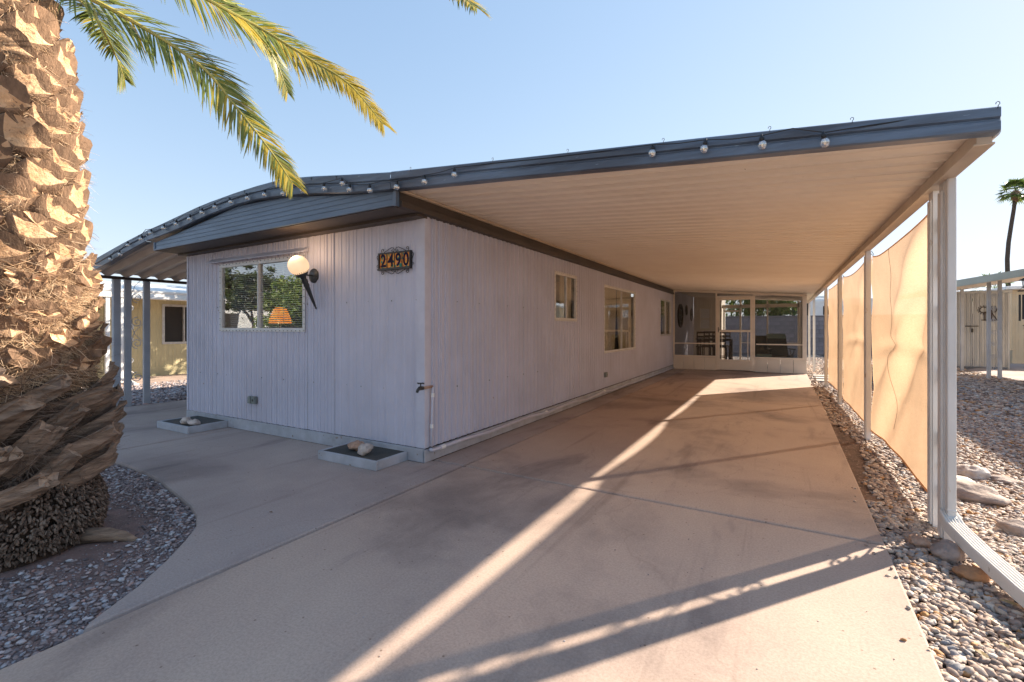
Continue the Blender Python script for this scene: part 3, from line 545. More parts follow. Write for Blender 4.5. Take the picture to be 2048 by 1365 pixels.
window(front, -6.24, -4.60, 1.235, 2.045, -5.45, 'blind', fr=M['wframe'])
window(side, 6.30, 7.12, 1.385, 2.07, 6.72, 'side', fr=M['wframe'], gl=M['glass2'])
window(side, 8.53, 10.68, 0.80, 2.05, 9.66, 'curtain', fr=M['wframe'], gl=M['glass2'])
window(side, 13.3, 14.7, 1.06, 2.05, 14.0, 'side', fr=M['wframe'], gl=M['glass2'])
b = MB(); b.prism([(0.0, 2.155), (0.075, 2.10), (0.082, 2.083), (0.0, 2.10)], lambda p, q, t: (t, YW - p, q), -6.45, -4.52)
obj('window_hood', b, M['trim'], home, bevel=0.003)
# blue gable with lap ribs, front overhang
YG = 3.0
top = [(-7.08, 2.365), (-6.5, 2.43), (-5.95, 2.50), (-5.2, 2.60), (-4.34, 2.585), (-3.4, 2.47), (-2.86, 2.43)]
def topz(x):
    for (p, a), (q, c) in zip(top[:-1], top[1:]):
        if p <= x <= q: return a + (c - a) * (x - p) / (q - p)
b = MB(); zb0, zb1 = 2.275, 2.318; laps = 7
N_ = 42
for j in range(laps):
    for i in range(N_):
        x0 = -7.08 + 4.22 * i / N_; x1 = -7.08 + 4.22 * (i + 1) / N_
        zc0 = zb0 + (zb1 - zb0) * i / N_; zc1 = zb0 + (zb1 - zb0) * (i + 1) / N_
        l0, l1 = zc0 + j * 0.046, zc1 + j * 0.046; h0, h1 = zc0 + (j + 1) * 0.046, zc1 + (j + 1) * 0.046
        t0, t1 = topz(x0), topz(x1)
        if l0 >= t0 and l1 >= t1: continue
        h0, h1 = min(h0, t0), min(h1, t1); l0, l1 = min(l0, t0), min(l1, t1)
        b.add([(x0, YG - 0.005, l0), (x1, YG - 0.005, l1), (x1, YG, h1), (x0, YG, h0), (x0, YG + 0.002, l0), (x1, YG + 0.002, l1)], [(0, 1, 2, 3), (4, 5, 1, 0)])
obj('gable_cladding', b, M['gable'], home)
b = MB(); b.prism([(-7.08, 2.262), (-7.08, 2.275), (-2.86, 2.318), (-2.86, 2.305)], lambda p, q, t: (p, t, q), YG - 0.014, YG + 0.02)
b.box(-7.09, -7.06, YG - 0.012, YG + 0.03, 2.26, 2.37); b.box(-2.885, -2.852, YG - 0.012, YG + 0.03, 2.30, 2.43); obj('gable_trim', b, M['gable'], home)
b = MB()
b.prism([(-7.08, 2.255), (-7.08, 2.262), (-2.86, 2.305), (-2.86, 2.297)], lambda p, q, t: (p, t, q), YG + 0.005, YW - 0.12)
b.prism([(-7.08, 2.235), (-7.08, 2.262), (-2.86, 2.300), (-2.86, 2.272)], lambda p, q, t: (p, t, q), YW - 0.12, YW + 0.02)
obj('soffit', b, M['brown'], home)
b = MB(); b.prism([(0, 2.29), (0.055, 2.30), (0.06, 2.345), (0.035, 2.352), (0.035, 2.43), (0, 2.43)], lambda p, q, t: (XW + p, t, q), YG + 0.03, 15.0)
obj('eave_fascia', b, M['brown'], home)
# roof sheet and the blue edge strip over the house
prof = [(-7.21, 2.50), (-6.5, 2.60), (-5.665, 2.675), (-5.0, 2.715), (-4.34, 2.725), (-3.6, 2.64), (-2.87, 2.55)]
b = MB(); b.prism(prof + [(x, z - 0.03) for x, z in prof[::-1]], lambda p, q, t: (p, t, q), YG + 0.03, YB + 0.2); obj('roof', b, M['gable'], home)
def strip(tops, bots, name, parent, y0=YG - 0.035, y1=YG + 0.03):
    """front edge metal with two rolled beads"""
    b = MB(); n = len(tops)
    pr = [(0.0, 0), (0.012, 0.05), (0.012, 0.40), (0.0, 0.46), (0.0, 0.52), (0.014, 0.58), (0.014, 0.94), (0.004, 1.0)]
    vs = []
    for (x, zt), (_, zb) in zip(tops, bots):
        for d, f in pr: vs.append((x, y0 - d, zb + (zt - zb) * f))
        vs.append((x, y1, zt)); 
    k = len(pr) + 1; fs = [(i * k + j, (i + 1) * k + j, (i + 1) * k + j + 1, i * k + j + 1) for i in range(n - 1) for j in range(k - 1)]
    # closed bottom return
    vs += [(x, y1, zb) for (x, _), (_, zb) in zip(tops, bots)]; o = n * k
    fs += [(i * k, o + i, o + i + 1, (i + 1) * k) for i in range(n - 1)]
    b.add(vs, fs); return obj(name, b, M['blue'], parent)
ht = [(-7.212, 2.529), (-6.8, 2.575), (-6.4, 2.625), (-5.95, 2.680), (-5.665, 2.705), (-5.2, 2.735), (-4.8, 2.752), (-4.337, 2.757), (-3.9, 2.71), (-3.4, 2.645), (-2.88, 2.582)]
hb = [(-7.212, 2.392), (-6.8, 2.425), (-6.4, 2.465), (-5.95, 2.525), (-5.665, 2.560), (-5.2, 2.600), (-4.8, 2.608), (-4.337, 2.580), (-3.9, 2.540), (-3.4, 2.475), (-2.88, 2.428)]
strip(ht, hb, 'roof_edge', home)

# ------------------------------------------------------------ carport
car = thing('carport', (0.88, 6.6, 0), 'long carport with cream ribbed ceiling and weathered blue front edge over the driveway', 'carport')
XR = 0.86
ct = [(-2.876, 2.585), (-1.6, 2.475), (-0.4, 2.375), (0.872, 2.262)]; cb = [(-2.876, 2.430), (-1.6, 2.338), (-0.4, 2.245), (0.872, 2.150)]
strip(ct, cb, 'fascia', car)
def ceilz(x): return 2.452 + (2.199 - 2.452) * (x - XW) / (XR - XW)
pitch = 0.17; pw = 2 * pitch; y = YG + 0.06; i = 0
while y < 19.35:
    b = MB(); pr = []
    for k in range(2):
        s = y + k * pitch; pr += [(s, 0), (s + 0.100, 0.0), (s + 0.108, -0.007), (s + 0.116, -0.007), (s + 0.122, 0.042), (s + 0.152, 0.042), (s + 0.166, 0.0)]
    pr.append((y + pw - 0.002, 0.0)); n = len(pr); dz = 0.0
    vs = []
    for x in (XW + 0.0, -1.6, -0.3, XR + 0.0):
        sag = -0.006 * math.sin(math.pi * (x - XW) / (XR - XW))
        vs += [(x, p, ceilz(x) + q + sag + dz) for p, q in pr]
    b.add(vs, [(r * n + j, r * n + j + 1, (r + 1) * n + j + 1, (r + 1) * n + j) for r in range(3) for j in range(n - 1)])
    obj('roof_panel', b, M['pan'], car); y += pw; i += 1
b = MB(); b.prism([(XW + 0.036, 2.425), (XW + 0.07, 2.425), (XW + 0.07, 2.437), (XW + 0.045, 2.437), (XW + 0.045, 2.50), (XW + 0.036, 2.50)], lambda p, q, t: (p, t, q), YG + 0.03, 19.4); obj('wall_channel', b, M['beam'], car)
# outer beam: box beam with lip, plus the outer gutter edge
b = MB(); b.box(0.815, 0.872, YG + 0.05, 19.4, 2.130, 2.196); b.box(0.805, 0.882, YG + 0.05, 19.4, 2.121, 2.131); obj('beam', b, M['beam'], car, bevel=0.003)
b = MB(); b.prism([(0.873, 2.150), (0.886, 2.152), (0.892, 2.165), (0.890, 2.245), (0.884, 2.245), (0.884, 2.17), (0.873, 2.17)], lambda p, q, t: (p, t, q), YG + 0.02, 19.4); obj('gutter', b, M['post'], car)
b = MB(); b.prism([(-2.83, 2.48), (-1.6, 2.39), (-0.4, 2.30), (0.880, 2.215), (0.880, 2.235), (-0.4, 2.335), (-1.6, 2.43), (-2.83, 2.53)], lambda p, q, t: (p, t, q + 0.01), YG + 0.04, 19.4); obj('roof_deck', b, M['white'], car)
def post(y, wd=0.085, x=0.865, d=0.045):
    b = MB(); b.box(x - d / 2, x + d / 2, y - wd / 2, y + wd / 2, -0.05, 2.122); b.box(x - d / 2 - 0.012, x - d / 2 - 0.009, y - wd / 2 + 0.02, y + wd / 2 - 0.02, 0.0, 2.06)
    b.box(x - d / 2 - 0.01, x - d / 2, y - wd / 2 + 0.012, y - wd / 2 + 0.02, 0.0, 2.07); b.box(x - d / 2 - 0.01, x - d / 2, y + wd / 2 - 0.02, y + wd / 2 - 0.012, 0.0, 2.07)
    return obj('post', b, M['post'], car, bevel=0.002)
for yy in (3.73, 3.96, 6.62, 9.45, 12.15, 16.2, 18.75): post(yy, 0.095 if yy < 4 else 0.085, 0.865)
def scroll(cx, cz, r, turns, a0, sgn, pl, n=26):
    pts = []
    for k in range(n + 1):
        t = k / n; a = a0 + sgn * turns * 2 * math.pi * t; rr = r * (1 - 0.78 * t); pts.append(pl(cx + rr * math.cos(a), cz + rr * math.sin(a)))
    return pts
plc = lambda a, z: (0.872, a, z)
for z, s in ((0.22, 1), (0.55, -1), (0.95, 1), (1.35, -1), (1.62, 1), (1.9, -1)):
    b = MB(); b.tube(scroll(3.845, z, 0.07, 1.6, math.pi / 2 * s, s, plc), 0.0075, 6); b.tube([plc(3.78, z + 0.05 * s), plc(3.83, z + 0.12 * s), plc(3.91, z + 0.17 * s)], 0.0075, 6); b.tube([plc(3.90, z - 0.04), plc(3.895, z + 0.0), plc(3.90, z + 0.04)], 0.01, 6)
    obj('scrollwork', b, M['post'], car)
# downspout down the front of the first post and its extension lying on the pebbles
b = MB(); b.box(0.845, 0.887, 3.625, 3.680, 0.12, 2.13); b.box(0.843, 0.889, 3.623, 3.682, 0.18, 0.20); obj('downspout', b, M['post'], car, bevel=0.008)
b = MB(); prf = []; W2 = 0.043
for k in range(6): xx = -W2 + 2 * W2 * k / 6; s = 2 * W2 / 6; prf += [(xx + s * 0.1, 0.062), (xx + s * 0.3, 0.067), (xx + s * 0.6, 0.067), (xx + s * 0.8, 0.062)]
prf = [(-W2, 0.0)] + [(-W2, 0.058)] + prf + [(W2, 0.058), (W2, 0.0)]
vs = []; path = [(0.862, 3.67, 0.110), (0.868, 3.58, 0.078), (0.905, 3.30, 0.050), (0.958, 2.95, 0.028), (1.10, 2.05, 0.012), (1.28, 0.9, 0.008)]
n = len(prf)
for (x, y_, z) in path: vs += [(x + p, y_, z + q) for p, q in prf]
b.add(vs, [(r * n + j, r * n + (j + 1) % n, (r + 1) * n + (j + 1) % n, (r + 1) * n + j) for r in range(len(path) - 1) for j in range(n)] + [tuple(range(n)), tuple(range((len(path) - 1) * n, len(path) * n))[::-1]])
obj('downspout_extension', b, M['gutw'], car)
b = MB(); b.box(0.838, 0.892, 3.61, 3.684, 0.085, 0.16); obj('downspout_elbow', b, M['post'], car, bevel=0.01)

# shade screens
def shade(y0, y1, zs, zb, label, fold, tuck):
    b = MB(); n, m_ = 70, 50; vs = []
    for j in range(m_ + 1):
        t = j / m_
        for i in range(n + 1):
            f = i / n; y = y0 + (y1 - y0) * f
            seg = f * (len(zs) - 1); k = min(int(seg), len(zs) - 2); q = seg - k; p0, p1, p2, p3 = zs[max(k - 1, 0)], zs[k], zs[k + 1], zs[min(k + 2, len(zs) - 1)]; zt = 0.5 * (2 * p1 + (p2 - p0) * q + (2 * p0 - 5 * p1 + 4 * p2 - p3) * q * q + (3 * p1 - 3 * p2 + p3 - p0) * q ** 3)
            z = zb + (zt - zb) * t
            bel = 0.045 * math.sin(math.pi * f) * math.sin(math.pi * (0.15 + 0.8 * t))
            d1 = (1 - t) * 1.0 + f * 1.6   # diagonal fold distance from the top near corner
            fd = 0.095 * fold * math.exp(-((f * 1.9 - (1 - t) * 1.5) ** 2) / 0.03) * (0.3 + t) - 0.095 * fold * math.exp(-((f * 1.9 - (1 - t) * 1.5 - 0.32) ** 2) / 0.05) * (0.2 + t)
            fd += 0.05 * fold * math.exp(-((f * 1.9 - (1 - t) * 2.6 + 0.08) ** 2) / 0.012) * t
            cr = 0.008 * math.sin(t * 23 + 3 * math.sin(f * 5)) * math.exp(-((t - 0.8) ** 2) / 0.03) + tuck * 0.035 * math.exp(-((t - 0.46 - 0.06 * math.sin(f * 3)) ** 2) / 0.0008) * math.sin(math.pi * f)
            nz = noise.noise(Vector((y * 1.6, z * 1.6, 2.2))) * 0.02
            vs.append((0.905 + (bel + fd + nz) * (1 - t ** 8) * 0.85 + cr, y, z + 0.02 * math.sin(f * 9 + y0) * (1 - t) * 0))
    b.add(vs, [(j * (n + 1) + i, j * (n + 1) + i + 1, (j + 1) * (n + 1) + i + 1, (j + 1) * (n + 1) + i) for j in range(m_) for i in range(n)])
    root = thing('shade_screen', (0.93, (y0 + y1) / 2, zb), label, 'shade cloth', 'shade screens hung between the carport posts')
    obj('cloth', b, M['shade'], root, smooth=True)
    for o0, rr in ((0, 0.009), (m_ * (n + 1), 0.006)): b = MB(); b.tube([vs[o0 + i] for i in range(0, n + 1, 2)], rr, 5); obj('hem', b, M['shade'], root, smooth=True)
    b = MB(); b.tube([(0.93, y0, zs[0] - 0.01), (0.90, y0 - 0.05, zs[0] + 0.03)], 0.003, 5); b.tube([(0.93, y1, zs[-1] - 0.01), (0.90, y1 + 0.03, zs[-1] + 0.04)], 0.003, 5); obj('tie', b, M['blk'], root)
    if fold > 0.9: ci = int(n * 0.63); b = MB(); b.tube([(vs[j * (n + 1) + ci][0] - 0.006, vs[j * (n + 1) + ci][1] + 0.012 * math.sin(j * 0.30), vs[j * (n + 1) + ci][2]) for j in range(m_, 4, -1)], 0.0015, 4); obj('cord', b, M['husk'], root)
    for q in (0, n): b = MB(); pz = vs[m_ * (n + 1) + q]; b.lathe([(0.006, 0), (0.014, 0.002), (0.014, 0.005), (0.006, 0.006)], (pz[0] - 0.006, pz[1] + (0.03 if q == 0 else -0.03), pz[2] - 0.035), (-1, 0, 0), 10); obj('grommet', b, M['alu'], root)
shade(4.03, 6.62, [2.07, 2.045, 2.03, 2.02, 2.012, 2.012, 2.02, 2.055], 0.10, 'large tan shade cloth nearest the camera with a deep diagonal fold', 1.0, 1)
shade(6.70, 9.43, [2.10, 2.06, 2.03, 2.025, 2.05, 2.09], 0.08, 'tan shade cloth between the second and third single carport posts', 0.25, 1)
shade(9.50, 12.13, [2.09, 2.06, 2.055, 2.07], 0.10, 'tan shade cloth farthest from the camera, next to the porch end', 0.1, 0)

# ------------------------------------------------------------ side awning on the left
aw = thing('side_awning', (-9.2, 3.6, 0), 'tan corrugated side awning with blue edge on the left end of the mobile home', 'awning')
at_ = [(-9.2, 2.205), (-8.5, 2.325), (-7.9, 2.425), (-7.214, 2.526)]; ab = [(-9.2, 2.035), (-8.5, 2.155), (-7.9, 2.27), (-7.214, 2.390)]
strip(at_, ab, 'fascia', aw)
y = YG + 0.005; i = 0
while y < 9.5:
    b = MB(); pr = [(y, 0), (y + 0.06, 0.05), (y + 0.14, 0.05), (y + 0.20, 0.0), (y + 0.238, 0.0)]
    n = len(pr); vs = []
    for x, z in ((-9.12, 2.062), (-8.2, 2.222), (-6.95, 2.42)): vs += [(x, p, z + q) for p, q in pr]
    b.add(vs, [(r * n + j, r * n + j + 1, (r + 1) * n + j + 1, (r + 1) * n + j) for r in range(2) for j in range(n - 1)])
    obj('roof_panel', b, M['pan2'], aw); y += 0.24; i += 1
b = MB(); b.box(-9.19, -9.10, YG + 0.0, 9.6, 2.030, 2.074); obj('gutter', b, M['brown'], aw, bevel=0.004)
for yy in (3.50, 3.76): b = MB(); b.box(-9.185, -9.135, yy - 0.045, yy + 0.045, -0.05, 2.03); obj('post', b, M['bluepost'], aw, bevel=0.003)
for yy in (6.8, 9.3): b = MB(); b.box(-9.185, -9.135, yy - 0.045, yy + 0.045, -0.05, 2.03); obj('post', b, M['bluepost'], aw, bevel=0.003)
b = MB(); b.box(-9.20, -9.12, 3.30, 3.40, 0.10, 2.03); b.box(-9.205, -9.115, 3.295, 3.405, 0.98, 1.0); obj('downspout', b, M['bluepost'], aw, bevel=0.01)
b = MB(); b.box(-9.42, -9.14, 3.27, 3.38, 0.0, 0.10); obj('downspout_shoe', b, M['bluepost'], aw, bevel=0.01)
pla = lambda a, z: (-9.16, a, z)
for z, s in ((0.45, 1), (1.0, -1), (1.35, 1), (1.75, -1)):
    b = MB(); b.tube(scroll(3.63, z, 0.085, 1.5, math.pi / 2 * s, s, pla), 0.006, 6); b.tube([pla(3.55, z - 0.05 * s), pla(3.60, z - 0.2 * s), pla(3.71, z - 0.32 * s)], 0.005, 6); obj('scrollwork', b, M['bluepost'], aw)

# ------------------------------------------------------------ string lights
bl = [(-8.175, 2.221), (-7.88, 2.268), (-7.642, 2.371), (-7.273, 2.418), (-7.017, 2.471), (-6.683, 2.499), (-6.379, 2.516), (-6.067, 2.545), (-5.793, 2.584), (-5.522, 2.612), (-5.207, 2.628), (-4.901, 2.63), (-4.603, 2.624), (-4.299, 2.592), (-3.999, 2.578), (-3.685, 2.551), (-3.439, 2.56), (-3.35, 2.492), (-3.092, 2.448), (-2.783, 2.43), (-2.481, 2.429), (-2.184, 2.437), (-0.681, 2.324), (-0.384, 2.294), (-0.084, 2.259), (0.203, 2.216)]
sl = thing('string_lights', (-3.5, 2.93, 2.5), 'string of round clear bulbs on a black cord along the blue roof edge', 'string lights')
YC = 2.925
def edgez(x):
    P_ = at_[:3] + ht + ct[1:]
    for (p, a), (q, c) in zip(P_[:-1], P_[1:]):
        if p <= x <= q: return a + (c - a) * (x - p) / (q - p)
    return 2.3
cord = [(-8.75, YC, 2.19)]
for i, (x, z) in enumerate(bl):
    if i:
        px, pz = bl[i - 1]; gap = x - px
        if gap > 1: cord += [(px + 0.35, YC + 0.025, edgez(px + 0.35) - 0.022), (px + 0.75, YC + 0.025, edgez(px + 0.75) - 0.026), (x - 0.4, YC + 0.025, edgez(x - 0.4) - 0.022)]
        elif gap > 0.25: cord += [((x + px) / 2, YC, max(z, pz) + 0.06 if i % 3 == 1 else (z + pz) / 2 + 0.045)]
    cord.append((x, YC, z + 0.052))
cord += [(0.36, YC + 0.02, edgez(0.36) - 0.035), (0.56, YC + 0.03, edgez(0.56) - 0.02)]
b = MB(); b.tube(cord, 0.0035, 5); obj('cord', b, M['blk'], sl, smooth=True)
bm0 = MB(); bm0.lathe([(0.001, -0.025), (0.014, -0.021), (0.022, -0.011), (0.025, 0.0), (0.022, 0.011), (0.015, 0.019), (0.009, 0.024)], (0, 0, 0), n=16)
sk0 = MB(); sk0.lathe([(0.009, 0.022), (0.0125, 0.024), (0.0125, 0.040), (0.009, 0.043), (0.006, 0.056)], (0, 0, 0), n=10)
fl0 = MB(); fl0.lathe([(0.004, 0.018), (0.007, 0.005), (0.009, -0.004), (0.005, -0.010)], (0, 0, 0), n=6)
bulb0 = obj('bulb', bm0, M['bulbg'], smooth=True); sock0 = obj('socket', sk0, M['blk'], bulb0, smooth=True); fil0 = obj('filament', fl0, M['filament'], bulb0)
for i, (x, z) in enumerate(bl):
    c = bulb0 if i == 0 else copy_tree(bulb0)
    c.parent = sl; c.location = Vector((x, YC, z)) - sl.location
    rx = random.uniform(-0.3, 0.3); ry = random.uniform(-0.25, 0.25)
    c.rotation_euler = (rx, ry, 0)
# cup hooks along the roof edge
for x in (-7.4, -6.5, -5.9, -5.0, -4.5, -3.9, -3.55, -2.65, -1.85, -1.25, -0.62, -0.05, 0.32, 0.86):
    z = edgez(x) - (0.0 if x > -2.7 else 0.03); b = MB(); b.tube([(x, YG - 0.05, z - 0.012)] + [(x + 0.007 * math.sin(a), YG - 0.052, z + 0.010 - 0.009 * math.cos(a)) for a in (0.2, 1.2, 2.2, 3.2, 4.2, 5.0)], 0.0017, 5)
    obj('hook', b, M['bronze'], sl)

# ------------------------------------------------------------ wall torch lamp
tl = thing('wall_torch_lamp', (-4.43, 3.37, 1.83), 'lit round globe wall lamp on a grey torch shaped bracket beside the front window', 'wall lamp')
c0 = Vector((-4.345, 3.13, 1.90)); tip = Vector((-4.36, 3.36, 1.455)); ax = (c0 - tip).normalized()
b = MB(); pts = []
for k in range(15):
    a = math.pi * k / 14; pts.append((0.105 * math.sin(a), -0.105 * math.cos(a)))
b.lathe(pts, c0, ax, 28); obj('globe', b, M['globe'], tl, smooth=True)
b = MB(); L_ = (c0 - tip).length - 0.09
b.lathe([(0.004, 0), (0.010, 0.015), (0.007, 0.03), (0.013, 0.045), (0.011, 0.06), (0.014, 0.07), (0.016, 0.12), (0.024, L_ - 0.15), (0.031, L_ - 0.13), (0.025, L_ - 0.11), (0.033, L_ - 0.09), (0.026, L_ - 0.06), (0.033, L_ - 0.035), (0.055, L_ - 0.015), (0.072, L_ + 0.012), (0.074, L_ + 0.022), (0.05, L_ + 0.02)], tip, ax, 20); obj('torch_handle', b, M['bronze'], tl, smooth=True)
cup = MB(); cc = tip + ax * (L_ + 0.028); u = ax.orthogonal().normalized(); v = ax.cross(u)
for k in range(22):
    a = 2 * math.pi * k / 22; cup.lathe([(0.001, -0.009), (0.008, 0), (0.001, 0.009)], cc + (u * math.cos(a) + v * math.sin(a)) * 0.079, ax, 6)
obj('beaded_rim', cup, M['bronze'], tl, smooth=True)
b = MB(); b.lathe([(0.078, 0.0), (0.078, 0.008), (0.066, 0.014), (0.060, 0.014), (0.052, 0.022), (0.03, 0.026), (0.012, 0.03), (0.001, 0.031)], (-4.43, 3.383, 1.825), (0, -1, 0), 28); obj('wall_plate', b, M['bronze'], tl, smooth=True)
b = MB(); b.tube([(-4.43, 3.365, 1.825), (-4.40, 3.25, 1.82), tip + ax * (L_ - 0.03)], 0.008, 8); obj('arm', b, M['bronze'], tl)
pl_ = bpy.data.lights.new('globe_light', 'POINT'); pl_.energy = 1.6; pl_.color = (1, 0.62, 0.32); pl_.shadow_soft_size = 0.1
po = bpy.data.objects.new('globe_light', pl_); COL.objects.link(po); po.location = c0 + Vector((0, -0.0, 0)); po.parent = tl; po.location = c0 - tl.location + ax * 0.12

# ------------------------------------------------------------ house number sign 2490
sg = thing('house_number_sign', (-3.225, 3.37, 1.90), 'black wrought iron house number sign with painted tiles reading 2490', 'sign')
sx0, sx1, sz0, sz1 = -3.42, -3.03, 1.835, 1.972; YS = 3.362
def tile_mat(k):
    m, nt, N, L, p = nodes('painted_tile'); co = coords(nt)
    n = noise_tex(nt, co, 22 + k, 2, 0.4, 0.6); r = ramp(nt, [(0.0, (0.04, 0.22, 0.16)), (0.36, (0.05, 0.30, 0.20)), (0.40, (0.78, 0.30, 0.05)), (0.53, (0.85, 0.30, 0.04)), (0.58, (0.80, 0.42, 0.10)), (0.64, (0.62, 0.10, 0.04)), (0.72, (0.50, 0.42, 0.60))], 'CONSTANT')
    L.new(n, r.inputs[0]); L.new(r.outputs[0], p.inputs['Base Color']); p.inputs['Roughness'].default_value = 0.5; p.inputs['Specular IOR Level'].default_value = 0.2; return m
b = MB(); t = 0.014
b.box(sx0 - t, sx1 + t, YS - 0.012, 3.378, sz1, sz1 + t); b.box(sx0 - t, sx1 + t, YS - 0.02, 3.378, sz0 - t * 1.5, sz0); b.box(sx0 - t, sx0, YS - 0.012, 3.378, sz0, sz1); b.box(sx1, sx1 + t, YS - 0.012, 3.378, sz0, sz1)
w4 = (sx1 - sx0) / 4
for k in (1, 2, 3): b.box(sx0 + k * w4 - 0.003, sx0 + k * w4 + 0.003, YS - 0.006, 3.378, sz0, sz1)
obj('iron_frame', b, M['iron'], sg)
for k, ch in enumerate('2490'):
    b = MB(); b.box(sx0 + k * w4 + 0.003, sx0 + (k + 1) * w4 - 0.003, YS, 3.372, sz0, sz1); tl_o = obj('tile', b, tile_mat(k * 5), sg)
    cu = bpy.data.curves.new('digit', 'FONT'); cu.body = ch; cu.align_x = 'CENTER'; cu.align_y = 'CENTER'; cu.size = 0.172; cu.extrude = 0.002; cu.offset = 0.003
    to = bpy.data.objects.new('digit_src', cu); COL.objects.link(to); dg = bpy.context.evaluated_depsgraph_get(); dg.update()
    me = bpy.data.meshes.new_from_object(to.evaluated_get(dg)); bpy.data.objects.remove(to)
    me.transform(Matrix.Scale(0.86, 4, (1, 0, 0))); me.transform(Matrix.Rotation(R_(90), 4, 'X'))
    me.transform(Matrix.Translation((sx0 + (k + 0.5) * w4, YS - 0.002, (sz0 + sz1) / 2 - 0.002))); me.materials.clear(); me.materials.append(M['navy'])
    d = bpy.data.objects.new('digit', me); COL.objects.link(d); d.parent = tl_o; d.location = (0, 0, 0)
pls = lambda a, z: (a, 3.366, z)
mx_, mz = (sx0 + sx1) / 2, (sz0 + sz1) / 2; hw, hh = (sx1 - sx0) / 2, (sz1 - sz0) / 2
b = MB()
for sx in (-1, 1):
    for sz in (-1, 1):
        zt = mz + sz * (hh + 0.014)
        b.tube([pls(mx_ + sx * 0.15, zt), pls(mx_ + sx * 0.10, zt + sz * 0.022), pls(mx_ + sx * 0.045, zt + sz * 0.045), pls(mx_ + sx * 0.018, zt + sz * 0.040), pls(mx_ + sx * 0.006, zt + sz * 0.022), pls(mx_ + sx * 0.016, zt + sz * 0.006), pls(mx_ + sx * 0.046, zt + sz * 0.012), pls(mx_ + sx * 0.03, zt + sz * 0.024)], 0.0032, 6)
        b.tube([pls(mx_ + sx * 0.170, zt)] + scroll(mx_ + sx * 0.158, zt + sz * 0.026, 0.019, 0.9, -0.6 if sx > 0 else math.pi + 0.6, sx * sz, pls, 14), 0.0032, 6)
    xt = mx_ + sx * (hw + 0.014)
    b.tube([pls(xt, mz - 0.02), pls(xt + sx * 0.016, mz + 0.02), pls(xt + sx * 0.028, mz + 0.045), pls(xt + sx * 0.018, mz + 0.062), pls(xt + sx * 0.004, mz + 0.058), pls(xt + sx * 0.008, mz + 0.045)], 0.0032, 6)
    b.tube([pls(xt, mz - 0.045)] + scroll(xt + sx * 0.018, mz - 0.045, 0.017, 0.9, math.pi if sx > 0 else 0, -sx, pls, 14), 0.0032, 6)
obj('iron_scrolls', b, M['iron'], sg, smooth=True)

# ------------------------------------------------------------ planters, rocks, outlets, faucet
def planter(x0, x1, y0, label):
    t = thing('planter_box', ((x0 + x1) / 2, y0, 0), label, 'planter', 'low concrete planters against the front wall')
    b = MB(); z = 0.085; r = 0.03; y1 = YW - 0.024
    b.box(x0, x1, y0, y0 + r, 0, z); b.box(x0, x0 + r, y0 + r, y1, 0, z); b.box(x1 - r, x1, y0 + r, y1, 0, z); obj('rim', b, M['base'], t, bevel=0.006)
    b = MB(); b.box(x0 + r, x1 - r, y0 + r, y1, 0, z - 0.006); obj('bed', b, M['tray'], t)
planter(-3.83, -3.06, 2.965, 'low blue rimmed planter slab by the house corner, under the number sign')
planter(-6.80, -6.06, 2.90, 'low blue rimmed planter slab at the left end of the front wall')
def rock(loc, size, m, label, seed, flat=0.7, asp=1.3, rot=0, group=None):
    b = bmesh.new(); bmesh.ops.create_icosphere(b, subdivisions=4, radius=1)
    for v in b.verts:
        p = v.co.copy(); q = p + Vector((seed * 3.1, seed, 0))
        k = 1 + 0.34 * noise.noise(q * 1.1) + 0.14 * noise.noise(q * 3) + 0.05 * noise.noise(q * 8)
        c = noise.cell_vector(q * 1.6); k *= 1 - 0.05 * c[0]
        v.co = p * k; v.co.x *= asp; v.co.z *= flat
    zmin = min(v.co.z for v in b.verts)
    me = bpy.data.meshes.new('rock'); b.to_mesh(me); b.free()
    me.transform(Matrix.Rotation(rot, 4, 'Z')); me.transform(Matrix.Scale(size, 4)); me.materials.append(m)
    me.polygons.foreach_set('use_smooth', [True] * len(me.polygons))
    o = bpy.data.objects.new('rock', me); COL.objects.link(o); o.location = (loc[0], loc[1], loc[2] - zmin * size - 0.005); tag(o, label, 'rock', group)
rock((-3.53, 3.17, 0.08), 0.068, M['rockp'], 'rough pink brown rock lying on the planter by the house corner', 1, 0.62, 1.25, 0.2)
rock((-3.345, 3.10, 0.08), 0.062, M['rockw'], 'white veined rock lying on the planter nearest the house corner', 2, 0.85, 1.1, 1.0)
rock((-6.30, 3.0, 0.08), 0.058, M['rockw'], 'left white rock of the pair on the far planter', 3, 0.75, 1.1, 0.4)
rock((-6.16, 3.02, 0.08), 0.062, M['rockw'], 'right, flatter white rock of the pair on the far planter', 4, 0.6, 1.35, 0.1)
rock((0.80, 3.42, -0.04), 0.07, M['rockg'], 'grey blocky stone at the foot of the first carport post', 5, 0.85, 1.1, 0.5)
rock((0.84, 3.22, -0.04), 0.055, M['rocko'], 'orange brown stone beside the downspout extension', 6, 0.7, 1.3, 0.2)
rock((0.70, 3.56, -0.03), 0.05, M['rockp'], 'small pinkish stone beside the grey blocky stone', 16, 0.7, 1.2, 0.8)
rock((1.20, 4.78, -0.09), 0.17, M['rockg'], 'large dark faced boulder right of the first carport post', 7, 0.5, 1.45, -0.4)
rock((1.20, 5.2, -0.08), 0.13, M['rockw'], 'long pale boulder behind the dark faced boulder', 8, 0.5, 1.5, -0.5)
rock((1.16, 5.6, -0.06), 0.13, M['rockp'], 'pale pink boulder farthest back in the rock group', 9, 0.6, 1.3, 0.1)
rock((1.42, 5.42, -0.06), 0.115, M['rockw'], 'rounded pale boulder at the right of the rock group', 10, 0.6, 1.2, 0.6)
rock((1.60, 5.4, -0.05), 0.085, M['rockg'], 'small flat stone right of the rounded pale boulder', 12, 0.45, 1.5, 0.2)
